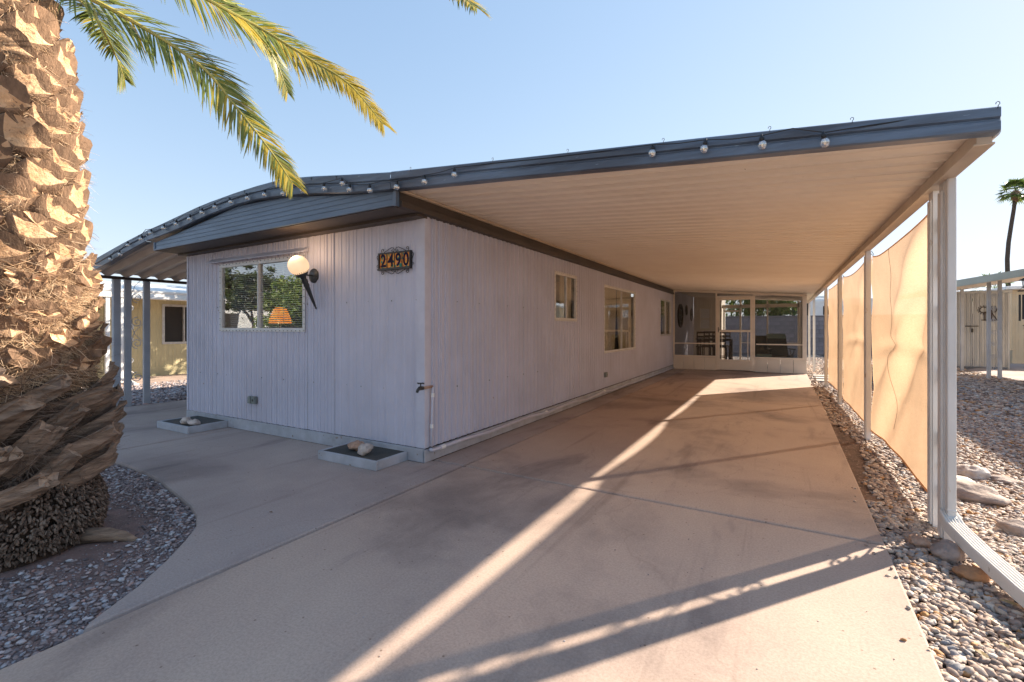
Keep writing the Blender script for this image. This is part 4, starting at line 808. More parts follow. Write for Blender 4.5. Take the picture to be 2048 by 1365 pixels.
rock((1.28, 4.08, -0.05), 0.075, M['rockg'], 'dark round stone half sunk in the pebbles', 11, 0.7, 1.3, 0.3)
rock((1.50, 3.2, -0.04), 0.09, M['rockg'], 'grey stone at the right edge beside the downspout extension', 13, 0.6, 1.2, 0.3)
def outlet(mp, a, z, label):
    t = thing('outlet_box', mp(a, 0, z), label, 'outlet'); b = MB()
    b.box(a - 0.065, a + 0.065, 0.008, 0.05, z - 0.045, z + 0.045, mp); obj('box', b, M['boxm'], t, bevel=0.005)
    b = MB(); b.box(a - 0.058, a - 0.006, 0.05, 0.062, z - 0.04, z + 0.04, mp); obj('cover', b, M['boxm'], t, bevel=0.004)
    b = MB(); b.box(a + 0.02, a + 0.045, 0.05, 0.054, z - 0.012, z + 0.012, mp); obj('plug', b, M['iron'], t)
outlet(front, -5.526, 0.385, 'grey weatherproof outlet box low on the front wall'); outlet(side, 8.55, 0.375, 'grey outlet box low on the carport side wall')
t = thing('garden_faucet', (-2.845, 3.36, 0.7), 'old brass garden faucet on the corner of the mobile home', 'faucet'); b = MB()
b.tube([(-2.85, 3.47, 0.70), (-2.85, 3.40, 0.70), (-2.85, 3.335, 0.70)], 0.013, 10, mi=1)
b.tube([(-2.85, 3.335, 0.70), (-2.85, 3.29, 0.702), (-2.85, 3.265, 0.69), (-2.85, 3.255, 0.668)], [0.019, 0.019, 0.014, 0.012], 10)
b.tube([(-2.85, 3.305, 0.71), (-2.85, 3.305, 0.745)], 0.006, 8); obj('spout', b, [M['bronze'], M['rockp']], t, smooth=True)
b = MB(); b.tube([(-2.89, 3.305, 0.747), (-2.81, 3.305, 0.747)], 0.006, 8); b.tube([(-2.85, 3.27, 0.747), (-2.85, 3.34, 0.747)], 0.005, 8); obj('handle', b, M['bronze'], t, smooth=True)
t = thing('water_pipe', (-2.85, 3.47, 0), 'pale painted pipe running down the corner and along the foot of the side wall', 'pipe')
b = MB(); b.tube([(-2.845, 3.47, 0.70), (-2.845, 3.47, 0.66), (-2.845, 3.455, 0.3), (-2.845, 3.45, 0.14)], 0.013, 10); obj('riser', b, M['trim'], t, smooth=True)
b = MB(); pts = [(-2.83 + 0.012 * math.sin(k * 1.7), 3.45 + k * 0.5, 0.105 - 0.06 * min(1, k / 14) + 0.012 * math.sin(k * 2.1)) for k in range(24)]; b.tube([(-2.84, 3.42, 0.12)] + pts, 0.017, 10); obj('run', b, M['trim'], t, smooth=True)
for z in (0.62, 0.33): b = MB(); b.lathe([(0.018, -0.018), (0.018, 0.018)], (-2.845, 3.468 if z > 0.5 else 3.456, z), n=12); obj('coupling', b, M['white'], t)
for yy in (3.6, 5.9, 8.4): b = MB(); b.lathe([(0.023, -0.03), (0.023, 0.03)], (-2.83, yy, 0.105 if yy < 5 else 0.08 ), (0, 1, 0), 12); obj('coupling', b, M['white'], t)
# table lamp behind the front window
t = thing('table_lamp', (-5.57, 3.75, 0.98), 'glowing orange table lamp behind the blinds of the front window', 'lamp')
b = MB(); b.lathe([(0.001, 0.205), (0.05, 0.20), (0.075, 0.185), (0.10, 0.13), (0.125, 0.06), (0.135, 0.0)], (-5.57, 3.75, 1.315), n=24); obj('lamp_shade', b, M['lamp'], t, smooth=True)
b = MB(); b.lathe([(0.07, 0), (0.03, 0.02), (0.05, 0.1), (0.015, 0.2), (0.012, 0.28)], (-5.57, 3.75, 1.03), n=16); b.lathe([(0.01, 0), (0.02, 0.02), (0.001, 0.04)], (-5.57, 3.75, 1.54), n=8); obj('lamp_base', b, M['wood'], t, smooth=True)
t = thing('side_table', (-5.57, 3.75, 0.34), 'small table inside the front room that carries the orange lamp', 'table'); b = MB(); b.box(-5.85, -5.3, 3.55, 3.95, 1.0, 1.03); obj('top', b, M['wood'], t)
for a in (-5.82, -5.33):
    for c in (3.58, 3.9): b = MB(); b.box(a - 0.015, a + 0.015, c, c + 0.03, 0.34, 1.0); obj('leg', b, M['wood'], t)

# ------------------------------------------------------------ screened porch
pc = thing('screened_porch', (-1.1, 15.05, 0), 'cream framed screened porch with a screen door at the far end of the carport', 'porch')
YP = 15.03; FW = 0.045
def bar(x0, x1, z0, z1, y0=YP - 0.03, y1=YP + 0.03, name='frame_bar', m=None): b = MB(); b.box(x0, x1, y0, y1, z0, z1); return obj(name, b, m or M['frame'], pc, bevel=0.003)
def headz(x): return 2.44 - (x + 2.853) * 0.0775
b = MB(); b.prism([(-2.86, 2.385), (0.63, 2.105), (0.63, 2.165), (-2.86, 2.445)], lambda p, q, t: (p, t, q), YP - 0.035, YP + 0.03); obj('header', b, M['frame'], pc)
bar(-2.858, -2.815, 0.40, 2.385); bar(-1.655, -1.615, 0.02, 2.30); bar(-0.665, -0.62, 0.02, 2.22); bar(0.53, 0.63, 0.405, 2.12, YP - 0.05, YP + 0.05)
for (xa, xb) in ((-2.858, -1.655), (-0.62, 0.63)):
    bar(xa, xb, 0.385, 0.435, YP - 0.045, YP + 0.04, 'sill'); bar(xa + 0.03, xb - 0.08 if xb > 0 else xb, 0.78, 0.81, YP - 0.01, YP + 0.02, 'rail')
    n = 4; w_ = (xb - xa) / n
    for k in range(n): bar(xa + k * w_ + 0.004, xa + (k + 1) * w_ - 0.004, 0.01, 0.38, YP - 0.03 + 0.003 * (k % 2), YP + 0.01, 'kick_panel', M['kick'])
for xa, xb, z0, z1 in ((-2.815, -1.655, 0.435, 2.36), (-0.62, 0.53, 0.435, 2.17), (-1.615, -0.665, 2.2, 2.27)):
    b = MB(); b.box(xa, xb, YP - 0.001, YP + 0.001, z0, z1); obj('insect_screen', b, M['mesh'], pc)
dr_ = MB(); x0, x1 = -1.61, -0.67
for q in ((x0, x0 + 0.07, 0.03, 2.16), (x1 - 0.07, x1, 0.03, 2.16), (x0 + 0.07, x1 - 0.07, 2.07, 2.16), (x0 + 0.07, x1 - 0.07, 1.14, 1.20), (x0 + 0.07, x1 - 0.07, 0.29, 0.34), (x0 + 0.12, x0 + 0.14, 0.34, 1.14), (x1 - 0.14, x1 - 0.12, 0.34, 1.14)): dr_.box(q[0], q[1], YP - 0.04, YP - 0.005, q[2], q[3])
dr = obj('door', dr_, M['frame'], pc, bevel=0.003)
b = MB(); b.box(x0 + 0.07, x1 - 0.07, YP - 0.035, YP - 0.015, 0.04, 0.29); obj('kick_plate', b, M['kick'], dr)
b = MB(); b.box(x0 + 0.07, x1 - 0.07, YP - 0.022, YP - 0.020, 0.34, 1.14); b.box(x0 + 0.07, x1 - 0.07, YP - 0.022, YP - 0.020, 1.20, 2.07); obj('insect_screen', b, M['mesh'], dr)
b = MB(); b.box(x0 + 0.025, x0 + 0.045, YP - 0.07, YP - 0.04, 1.13, 1.28); b.tube([(x0 + 0.035, YP - 0.08, 1.20), (x0 + 0.10, YP - 0.08, 1.20)], 0.008, 6); obj('handle', b, M['iron'], dr)
# right side wall, rear frame
b = siding(15.1, 19.2, 0.02, 2.12, lambda a, d, z: (0.60 - d, a, z), [], 0.2, 0.012); obj('side_panel', b, M['kick'], pc)
bar(-1.30, -1.24, 0.02, 2.28, 19.2, 19.26); bar(-0.42, -0.37, 0.02, 2.24, 19.2, 19.26); bar(0.53, 0.60, 0.02, 2.2, 19.2, 19.26); bar(-1.9, 0.6, 2.0, 2.12, 19.2, 19.26, 'header'); bar(-1.24, 0.53, 0.70, 0.74, 19.21, 19.24, 'rail')
bar(-1.85, -1.80, 0.02, 2.0, 19.2, 19.26); bar(-1.80, -1.30, 1.86, 1.92, 19.2, 19.25)
# storage room at the back left of the porch
sr = thing('storage_room', (-2.4, 19, 0), 'small tan storage room with a white sash window at the back of the porch', 'room')
b = siding(-2.87, -1.9, 0.02, 2.46, lambda a, d, z: (a, 19.0 - d, z), [(-2.64, -2.28, 1.22, 2.0)], 0.16, 0.006); obj('wall', b, M['kick'], sr)
b = MB(); b.box(-1.93, -1.9, 19.0, 20.5, 0.02, 2.46); obj('side_wall', b, M['kick'], sr)
b = MB()
for q in ((-2.66, -2.62, 1.2, 2.02), (-2.30, -2.26, 1.2, 2.02), (-2.62, -2.30, 1.98, 2.02), (-2.62, -2.30, 1.2, 1.24), (-2.62, -2.30, 1.58, 1.62)): b.box(q[0], q[1], 18.96, 19.01, q[2], q[3])
wo = obj('window', b, M['frame'], sr); b = MB(); b.box(-2.62, -2.30, 19.012, 19.02, 1.24, 1.98); obj('blind', b, M['white'], wo)
# decorations on the porch wall
def wheel(yc, zc, r, m, label, spokes=8):
    t = thing('wall_ornament', (-2.85, yc, zc), label, 'ornament'); plw = lambda a, z: (-2.84, yc + a, zc + z)
    b = MB(); b.tube([plw(r * math.cos(k * math.pi / 14), r * math.sin(k * math.pi / 14)) for k in range(29)], 0.035 if r > 0.3 else 0.015, 8); obj('rim', b, m, t, smooth=True)
    b = MB(); b.lathe([(0.06 if r > 0.3 else 0.03, 0), (0.05, 0.05), (0.001, 0.06)], (-2.86, yc, zc), (1, 0, 0), 12)
    for k in range(spokes): a = 2 * math.pi * k / spokes; b.tube([plw(0, 0), plw(r * math.cos(a), r * math.sin(a))], 0.014 if r > 0.3 else 0.006, 6)
    obj('spokes', b, m, t)
wheel(16.15, 1.66, 0.36, M['wood'], 'large dark wooden wagon wheel on the porch wall')
wheel(17.3, 1.88, 0.17, M['bronze'], 'small round iron sunburst ornament right of the wagon wheel', 12)
wheel(18.35, 1.75, 0.22, M['bronze'], 'narrow iron ornament on the porch wall farthest from the door', 6)
# bench / high backed dark dining set
def dining_chair(x, y, rot, label):
    t = thing('dining_chair', (x, y, 0.02), label, 'chair', 'dark dining chairs in the porch'); H = 1.12
    def part(n, *bx): b = MB(); [b.box(*q) for q in bx]; o = obj(n, b, M['wood'], None); o.parent = t; o.location = (0, 0, 0)
    part('seat', (-0.22, 0.22, -0.21, 0.21, 0.60, 0.64))
    for a in (-0.2, 0.17):
        part('leg', (a, a + 0.035, -0.2, -0.165, 0, 0.60)); part('leg', (a, a + 0.035, 0.17, 0.205, 0, H))
    for z in (0.78, 0.92, 1.06): part('back_slat', (-0.165, 0.17, 0.175, 0.20, z, z + 0.06))
    part('stretcher', (-0.165, 0.17, -0.19, -0.17, 0.25, 0.28)); t.rotation_euler = (0, 0, rot)
dining_chair(-2.20, 16.75, math.pi, 'dark wooden chair at the porch table nearest the screen, left'); dining_chair(-1.72, 16.8, math.pi, 'dark wooden chair at the porch table nearest the screen, right')
dining_chair(-2.2, 18.0, 0, 'dark wooden chair on the far side of the porch table, left'); dining_chair(-1.72, 18.0, 0, 'dark wooden chair on the far side of the porch table, right')
t = thing('dining_table', (-1.95, 17.4, 0.02), 'dark wooden table between the porch chairs', 'table'); b = MB(); b.box(-2.5, -1.4, 17.05, 17.75, 0.86, 0.90); obj('top', b, M['wood'], t)
for a in (-2.47, -1.46):
    for c in (17.08, 17.68): b = MB(); b.box(a, a + 0.05, c, c + 0.05, 0.02, 0.86); obj('leg', b, M['wood'], t)
# reclining patio chairs
def recliner(x, y, rot, label, pad):
    t = thing('patio_chair', (x, y, 0.02), label, 'patio chair')
    def part(n, m, fn, sm=False): b = MB(); fn(b); o = obj(n, b, m, None, smooth=sm); o.parent = t; o.location = (0, 0, 0)
    part('seat', M['dgreen'], lambda b: b.prism([(-0.25, 0.40), (0.25, 0.34), (0.25, 0.37), (-0.25, 0.44)], lambda p, q, s: (s, p, q), -0.27, 0.27))
    part('backrest', M['dgreen'], lambda b: b.prism([(0.22, 0.36), (0.52, 1.0), (0.56, 0.99), (0.26, 0.34)], lambda p, q, s: (s, p, q), -0.27, 0.27))
    part('head_pad', M['green'], lambda b: b.prism([(0.44, 0.92), (0.50, 1.06), (0.58, 1.04), (0.56, 0.95)], lambda p, q, s: (s, p, q), -0.25, 0.25)) if pad else None
    for s in (-0.3, 0.3):
        part('side_frame', M['iron'], lambda b: (b.tube([(s, -0.3, 0), (s, 0.25, 0.62)], 0.014, 6), b.tube([(s, 0.3, 0), (s, -0.2, 0.60)], 0.014, 6)))
        part('armrest', M['iron'], lambda b: b.box(s - 0.03, s + 0.03, -0.25, 0.35, 0.60, 0.63))
    t.rotation_euler = (0, 0, rot)
recliner(0.02, 16.1, 0.25, 'dark green reclining patio chair with a pale teal head pad behind the porch screen', True); recliner(-0.55, 17.6, math.pi, 'brown high backed patio chair beyond the screen door', False)
t = thing('patio_stool', (-0.42, 15.95, 0.02), 'low stool with a pale teal cushion beside the reclining chair', 'stool'); b = MB(); b.box(-0.62, -0.22, 15.75, 16.15, 0.40, 0.47); obj('cushion', b, M['green'], t, bevel=0.02)
for a in (-0.6, -0.26):
    for c in (15.77, 16.1): b = MB(); b.box(a, a + 0.025, c, c + 0.025, 0.02, 0.40); obj('leg', b, M['iron'], t)

# ------------------------------------------------------------ block wall behind
wall = thing('block_wall', (0, 26.6, 0), 'grey concrete block wall across the back of the lots', 'wall')
b = MB(); b.box(-24, 24, 26.53, 26.67, -0.1, 1.80); obj('mortar_core', b, M['mortar'], wall)
b = MB(); b.box(-24, 24, 26.46, 26.74, 1.805, 1.86); obj('cap', b, M['block'], wall, bevel=0.005)
bb = MB(); bb.box(-0.195, 0.195, -0.10, 0.10, 0.005, 0.195); blk0 = None; rest = MB()
for r in range(9):
    for k in range(-60, 60):
        x = k * 0.40 + (0.2 if r % 2 else 0); z = r * 0.2
        dy = random.uniform(-0.003, 0.003)
        if (-3.6 < x < 2.9) or (6.1 < x < 8.9):
            if blk0 is None: blk0 = obj('block', bb, M['block'], wall, bevel=0.006); o = blk0
            else: o = blk0.copy(); COL.objects.link(o)
            o.location = (x, dy, z)
        else: rest.box(x - 0.195, x + 0.195, 26.5 + dy, 26.7 + dy, z + 0.005, z + 0.195)
obj('block_courses', rest, M['block'], wall, kind='stuff')

# ------------------------------------------------------------ trees
def tree(name, loc, h, crown, n, lm, label, ls=0.16, seed=1, droop=0.0, tr=0.12, group=None):
    """crown: list of (dx,dy,dz,r)"""
    rnd = random.Random(seed); t = thing(name, loc, label, 'tree', group); b = MB()
    base = Vector((0, 0, -0.1)); cc = [Vector(c[:3]) for c in crown]; fork = Vector((0.1, 0, h * 0.32))
    b.tube([base, fork * 0.5 + Vector((0.08, 0.05, 0)), fork], [tr, tr * 0.85, tr * 0.75], 10)
    for c, cr in zip(cc, crown):
        m_ = fork.lerp(c, 0.5) + Vector((rnd.uniform(-.2, .2), rnd.uniform(-.2, .2), 0.1)); b.tube([fork, m_, c, c + (c - fork) * 0.25], [tr * 0.6, tr * 0.4, tr * 0.2, tr * 0.08], 7)
        for _ in range(4):
            d = Vector((rnd.gauss(0, 1), rnd.gauss(0, 1), rnd.gauss(0, 0.6))).normalized() * cr[3] * 0.8; b.tube([c, c + d * 0.5 + Vector((0, 0, 0.1)), c + d], [tr * 0.18, tr * 0.12, tr * 0.04], 5)
    o = obj('trunk', b, M['bark'], None, smooth=True); o.parent = t; o.location = (0, 0, 0)
    b = MB(); clumps = []
    for c in crown:
        for _ in range(int(30 * c[3])):
            d = Vector((rnd.gauss(0, 1), rnd.gauss(0, 1), rnd.gauss(0, 0.8))).normalized() * c[3] * rnd.uniform(0.35, 1.05); clumps.append((Vector(c[:3]) + d, c[3] * rnd.uniform(0.10, 0.24)))
    vs, fs = [], []
    for i in range(n):
        c, r = clumps[rnd.randrange(len(clumps))]
        p = c + Vector((rnd.gauss(0, r * 0.6), rnd.gauss(0, r * 0.6), rnd.gauss(0, r * 0.5) - droop * abs(rnd.gauss(0, 0.5))))
        if p.z < 0.15: continue
        u = Vector((rnd.gauss(0, 1), rnd.gauss(0, 1), rnd.gauss(0, 0.6))).normalized()
        if droop: u = (u * 0.5 + Vector((0, 0, -1))).normalized()
        v = u.orthogonal().normalized(); v.rotate(Matrix.Rotation(rnd.uniform(0, 6.3), 3, u)); l = ls * rnd.uniform(0.6, 1.3)
        k = len(vs); vs += [p, p + u * l * 0.5 + v * l * 0.22, p + u * l, p + u * l * 0.5 - v * l * 0.22]; fs.append((k, k + 1, k + 2, k + 3))
    b.add(vs, fs); o = obj('crown', b, lm, None, recalc=False); o.parent = t; o.location = (0, 0, 0)
tree('weeping_tree', (-1.2, 28.8, 0), 4.2, [(-0.6, 0, 3.0, 0.9), (0.6, 0, 3.0, 1.1), (1.5, 0.3, 2.7, 0.9), (0.4, 0.4, 3.8, 1.0)], 7000, M['leafg'], 'drooping green tree just beyond the block wall behind the porch', 0.17, 3, 0.9)
tree('bushy_tree', (-14.6, -3.6, 0), 3.6, [(0, 0, 2.3, 1.2), (0.9, 0.7, 2.0, 1.0), (-0.9, -0.5, 1.9, 1.0), (0.2, 0.1, 1.0, 1.2)], 11000, M['leafg'], 'bushy green tree in the yard across from the front window', 0.15, 5)
tree('dark_tree', (-19.5, -5.0, 0), 4.4, [(0, 0, 3.0, 1.1), (0.8, 0.5, 2.7, 0.9), (-0.7, 0.4, 2.7, 0.9)], 7000, M['leafd'], 'dark round tree with a clear trunk near the white gabled house', 0.16, 6)
tree('dark_tree', (-20.5, -2.2, 0), 4.0, [(0, 0, 2.2, 1.4), (0.5, 1.3, 1.9, 1.3), (0, -0.6, 1.2, 1.3)], 9000, M['leafd'], 'low dark spreading tree left of the white gabled house', 0.17, 8)
tree('street_tree', (9, -20, 0), 6, [(0, 0, 4.4, 1.8), (1.5, 0.5, 4.0, 1.5), (-1.4, 0.3, 3.9, 1.5)], 7000, M['leafg'], 'tall green tree on the far side of the street', 0.22, 11)
tree('side_tree', (-11.6, 10.0, 0), 4.2, [(-0.5, -2.1, 3.2, 1.2), (-0.3, -0.4, 3.4, 1.3), (-0.1, 1.5, 3.4, 1.3)], 9000, M['leafg'], 'leafy tree between the mobile home and the yellow house', 0.17, 13)
# white gabled house reflected in the window
hz = thing('gabled_house', (-27, -8.5, 0), 'white gabled house across the yard with a pale roof', 'house')
b = MB(); b.prism([(-4, 0), (4, 0), (4, 2.5), (0, 3.7), (-4, 2.5)], lambda p, q, t: (-27 + t, -8.5 + p, q), -3, 3); obj('wall', b, M['white'], hz)
b = MB(); b.prism([(-4.3, 2.45), (0, 3.78), (4.3, 2.45), (4.3, 2.55), (0, 3.9), (-4.3, 2.55)], lambda p, q, t: (-27 + t, -8.5 + p, q), -3.3, 3.3); obj('roof', b, M['kick'], hz)
for yy in (-10.5, -7): b = MB(); b.box(-24.0, -23.96, yy, yy + 1.1, 1.0, 2.0); obj('window', b, M['dark'], hz)
h2 = thing('street_house', (4, -24, 0), 'tan house on the far side of the street', 'house')
b = MB(); b.prism([(-24.5, 0), (-20.5, 0), (-20.5, 2.6), (-22.5, 3.4), (-24.5, 2.6)], lambda p, q, t: (t, p, q), -4, 8); obj('wall', b, M['cream'], h2)
for xx in (-2, 2, 5.5): b = MB(); b.box(xx, xx + 1.2, -20.5, -20.46, 1.0, 2.0); obj('window', b, M['dark'], h2)

# RV beyond the wall
rv = thing('motorhome', (2.5, 30.5, 0), 'white motorhome parked beyond the block wall, dark rounded window', 'motorhome')
b = MB(); b.box(0.95, 4.1, 29.3, 31.8, 0.6, 2.82); obj('body', b, M['white'], rv, bevel=0.15)
for q in ((1.95, 2.45, 1.95, 2.40), (1.22, 1.34, 1.6, 2.65), (3.0, 3.7, 1.9, 2.45)): b = MB(); b.box(q[0], q[1], 29.27, 29.32, q[2], q[3]); obj('window', b, M['glass2'] if 0 else M['dark'], rv, bevel=0.02)
b = MB(); b.box(1.5, 2.2, 30, 30.8, 2.82, 3.0); obj('roof_unit', b, M['white'], rv, bevel=0.05)
for xx in (1.7, 3.5):
    for yy in (29.35, 31.6): b = MB(); b.lathe([(0.36, 0), (0.38, 0.03), (0.38, 0.2), (0.36, 0.22)], (xx, yy, 0.33), (0, 1, 0), 20); obj('wheel', b, M['blk'], rv)

# ------------------------------------------------------------ left neighbour: yellow house
yh = thing('yellow_house', (-15, 8, 0), 'yellow ribbed siding house with a white roof edge seen past the side awning', 'house')
XN = -14.4; mpn = lambda a, d, z: (XN + d, a, z)
nh = (6.3, 7.3, 0.86, 1.86)
sp = [2.0, 5.02, 7.5, 10, 13, 16, 20]
for i in range(len(sp) - 1): obj('siding_panel', siding(sp[i] + 0.004, sp[i + 1] - 0.004, 0.22, 2.25, mpn, [nh], 0.2, 0.008, 0.002 * (i % 2)), M['yellow'], yh)
b = MB(); b.box(XN - 0.02, XN + 0.02, 2, 20, -0.02, 0.225); obj('skirting', b, M['yellow'], yh)
b = MB(); b.box(XN - 4, XN - 0.03, 2, 20, 0, 2.3); obj('house_body', b, M['dark'], yh)
b = MB()
for q in ((6.26, 6.32, 0.82, 1.90), (7.28, 7.34, 0.82, 1.90), (6.32, 7.28, 0.82, 0.88), (6.32, 7.28, 1.84, 1.90), (6.78, 6.81, 0.88, 1.84)): b.box(XN - 0.03, XN + 0.03, q[0], q[1], q[2], q[3])
wo = obj('window', b, M['alu'], yh); b = MB(); vs = [(XN - 0.06 + 0.03 * math.sin(k * 0.9), 6.32 + 0.96 * k / 60, z) for z in (0.88, 1.84) for k in range(61)]
b.add(vs, [(k, k + 1, 62 + k, 61 + k) for k in range(60)]); obj('curtain', b, M['curtain2'], wo, smooth=True)
b = MB(); b.box(XN + 0.01, XN + 0.05, 5.42, 5.52, 0.60, 0.70); obj('outlet', b, M['yellow'], yh)
na = thing('neighbour_awning', (-13.3, 5, 0), 'white flat awning along the yellow house with scrolled white posts', 'awning')
b = MB(); b.prism([(-13.26, 1.955), (-13.24, 1.97), (-13.24, 2.04), (-13.25, 2.05), (-13.25, 2.10), (-13.23, 2.12), (-13.23, 2.16), (-13.30, 2.17), (-13.30, 1.95)], lambda p, q, t: (p, t, q), 1.6, 19); obj('fascia', b, M['white'], na)
b = MB(); b.prism([(-18.4, 2.52), (-14.5, 2.42), (-13.3, 2.165), (-13.3, 2.13), (-14.5, 2.36), (-18.4, 2.46)], lambda p, q, t: (p, t, q), 1.5, 19.2); obj('roof', b, M['white'], na)
for yy in (4.70, 4.98, 10, 16): b = MB(); b.box(-13.33, -13.27, yy - 0.04, yy + 0.04, -0.05, 1.96); obj('post', b, M['white'], na, bevel=0.004)
pln = lambda a, z: (-13.3, a, z)
for z, s in ((0.5, 1), (0.95, -1), (1.3, 1), (1.72, -1)): b = MB(); b.tube(scroll(5.13, z, 0.10, 1.5, math.pi / 2 * s, s, pln), 0.010, 6); b.tube([pln(5.05, z), pln(5.08, z - 0.22 * s), pln(5.2, z - 0.3 * s)], 0.009, 6); obj('scrollwork', b, M['white'], na)
b = MB(); b.tube([(-13.3, 4.84, 0.12), (-12.9, 4.95, 0.05), (-12.3, 4.85, 0.0)], 0.045, 8); obj('downspout_extension', b, M['white'], na)
wr = thing('gear_wreath', (-14.34, 4.5, 1.42), 'round dark bristly wreath hung on the yellow house wall', 'wreath'); b = MB(); pw_ = lambda a, z: (-14.33, 4.42 + a, 1.45 + z)
b.tube([pw_(0.30 * math.cos(k * math.pi / 16), 0.30 * math.sin(k * math.pi / 16)) for k in range(33)], 0.055, 8)
for k in range(40): a = 2 * math.pi * k / 40; b.tube([pw_(0.33 * math.cos(a), 0.33 * math.sin(a)), pw_(0.40 * math.cos(a + 0.05), 0.40 * math.sin(a + 0.05))], [0.022, 0.012], 5)
obj('ring', b, M['wood'], wr); b = MB(); b.box(-14.37, -14.32, 4.2, 4.64, 1.36, 1.40); obj('bar', b, M['wood'], wr)

# ------------------------------------------------------------ right neighbour: carport, shed, cream house
nc = thing('neighbour_carport', (4.7, 17.5, 0), 'pale neighbour carport roof rising to the right on paired scroll posts', 'carport')
b = MB(); b.prism([(3.60, 2.24), (8.2, 3.02), (8.2, 3.22), (3.60, 2.40)], lambda p, q, t: (p, t, q), 15.42, 15.5); obj('fascia', b, M['sage'], nc)
b = MB(); b.prism([(3.60, 2.32), (8.2, 3.10), (8.2, 3.14), (3.60, 2.37)], lambda p, q, t: (p, t, q), 15.5, 21); obj('roof', b, M['white'], nc)
y = 15.52
while y < 21: b = MB(); b.prism([(3.62, 2.245), (8.2, 3.03), (8.2, 3.095), (3.62, 2.315)], lambda p, q, t: (p, t, q), y, y + 0.27); obj('roof_panel', b, M['pan'], nc); y += 0.30
for yc, xx in ((16.2, 4.66), (18.6, 4.56)):
    zt = 2.28 + (xx - 3.6) * 0.17 - 0.02
    for dx in (-0.10, 0.10): b = MB(); b.box(xx + dx - 0.035, xx + dx + 0.035, yc - 0.03, yc + 0.03, -0.05, zt + dx * 0.17); obj('post', b, M['bluepost'], nc, bevel=0.004)
    plr = lambda a, z: (xx + a, yc, z); b = MB()
    for k in range(7): b.tube(scroll(0.0, 0.25 + k * 0.3, 0.06, 1.4, math.pi / 2 * (-1) ** k, (-1) ** k, plr, 16), 0.008, 5)
    obj('scrollwork', b, M['bluepost'], nc)
sh = thing('metal_shed', (5.4, 20.7, 0), 'grey corrugated metal garden shed with double doors behind the neighbour carport posts', 'shed')
mps = lambda a, d, z: (a, 20.0 - d, z)
for a0, a1 in ((4.5, 4.84), (4.85, 5.25), (5.26, 5.62), (5.63, 6.05)): obj('wall_panel' if a0 in (4.5, 5.63) else 'door', siding(a0, a1, 0.05, 2.34, mps, [], 0.11, 0.018, 0.01 if a0 in (4.85, 5.26) else 0), M['shed'], sh)
b = MB(); b.box(6.05, 6.09, 19.98, 21.6, 0, 2.36); b.box(4.46, 4.5, 19.98, 21.6, 0, 2.36); obj('wall_panel', b, M['shed'], sh)
b = MB(); b.box(4.42, 6.14, 19.93, 21.7, 2.34, 2.42); obj('roof', b, M['shed'], sh, bevel=0.01)
b = MB(); b.box(5.08, 5.38, 19.93, 19.97, 1.30, 1.33); b.box(5.22, 5.26, 19.93, 19.97, 1.12, 1.24); obj('latch', b, M['iron'], sh)
hs = thing('neighbour_home', (7.5, 12, 0), 'cream neighbour home whose long wall faces the gravel yard', 'house')
b = siding(9.6, 15.3, 0.12, 2.9, lambda a, d, z: (5.5 - d, a, z), [], 0.2, 0.008); obj('side_wall', b, M['cream'], hs)
b = MB(); b.box(5.55, 10, 9.6, 15.3, -0.02, 2.9); obj('wall', b, M['cream'], hs)
b = MB(); b.box(5.22, 10.3, 9.3, 15.38, 2.9, 3.2); obj('roof', b, M['white'], hs, bevel=0.02)
b = siding(5.52, 10, 0.12, 2.9, lambda a, d, z: (a, 9.6 - d, z), [], 0.2, 0.008); obj('end_wall', b, M['cream'], hs)
window(lambda a, d, z: (a, 9.58 - d, z), 6.6, 8.2, 1.1, 2.1, 7.4, 'none', parent=hs, fr=M['wframe'])
window(lambda a, d, z: (5.48 - d, a, z), 11.2, 12.6, 1.1, 2.1, 11.9, 'none', parent=hs, fr=M['wframe'])
for q in ((6.62, 8.18, 9.586, 9.588),): b = MB(); b.box(q[0], q[1], q[2], q[3], 1.12, 2.08); obj('blind', b, M['blind'], hs)
b = MB(); b.box(5.484, 5.486, 11.22, 12.58, 1.12, 2.08); obj('blind', b, M['blind'], hs)
# rusty sun and letter sign on the shed door
ms = thing('rusty_sun_sign', (5.62, 19.95, 1.6), 'rusty metal sign with a sun and curled letters on the shed door', 'sign'); b = MB(); pm = lambda a, z: (5.55 + a, 19.95, 1.72 + z)
b.tube([pm(0.09 * math.cos(k * math.pi / 10) - 0.05, 0.09 * math.sin(k * math.pi / 10) + 0.1) for k in range(21)], 0.012, 6)
for k in range(12): a = k * math.pi / 6; b.tube([pm(0.10 * math.cos(a) - 0.05, 0.10 * math.sin(a) + 0.1), pm(0.15 * math.cos(a) - 0.05, 0.15 * math.sin(a) + 0.1)], 0.008, 5)
b.tube([pm(-0.02, -0.22), pm(-0.02, 0.05)], 0.014, 6); b.tube([pm(0.13, -0.22), pm(0.13, 0.20), pm(0.22, 0.20), pm(0.25, 0.12), pm(0.22, 0.03), pm(0.13, 0.02), pm(0.25, -0.22)], 0.014, 6); b.tube([pm(-0.10, -0.22), pm(0.28, -0.22)], 0.012, 6); obj('ironwork', b, M['wood'], ms)
ch = thing('cream_house', (9, 26, 0), 'cream sided house with a white corner downspout at the right edge', 'house')
b = siding(23.4, 30, 0.12, 2.62, lambda a, d, z: (7.2 - d, a, z), [], 0.2, 0.008); obj('side_wall', b, M['cream'], ch)
b = siding(7.2, 13, 0.12, 2.62, lambda a, d, z: (a, 23.4 - d, z), [], 0.2, 0.008); obj('wall', b, M['cream'], ch)
b = MB(); b.box(7.18, 13, 23.37, 30, -0.02, 0.125); obj('footing', b, M['cream'], ch)
b = MB(); b.box(6.95, 13, 23.1, 30, 2.62, 2.74); obj('roof', b, M['white'], ch, bevel=0.02)
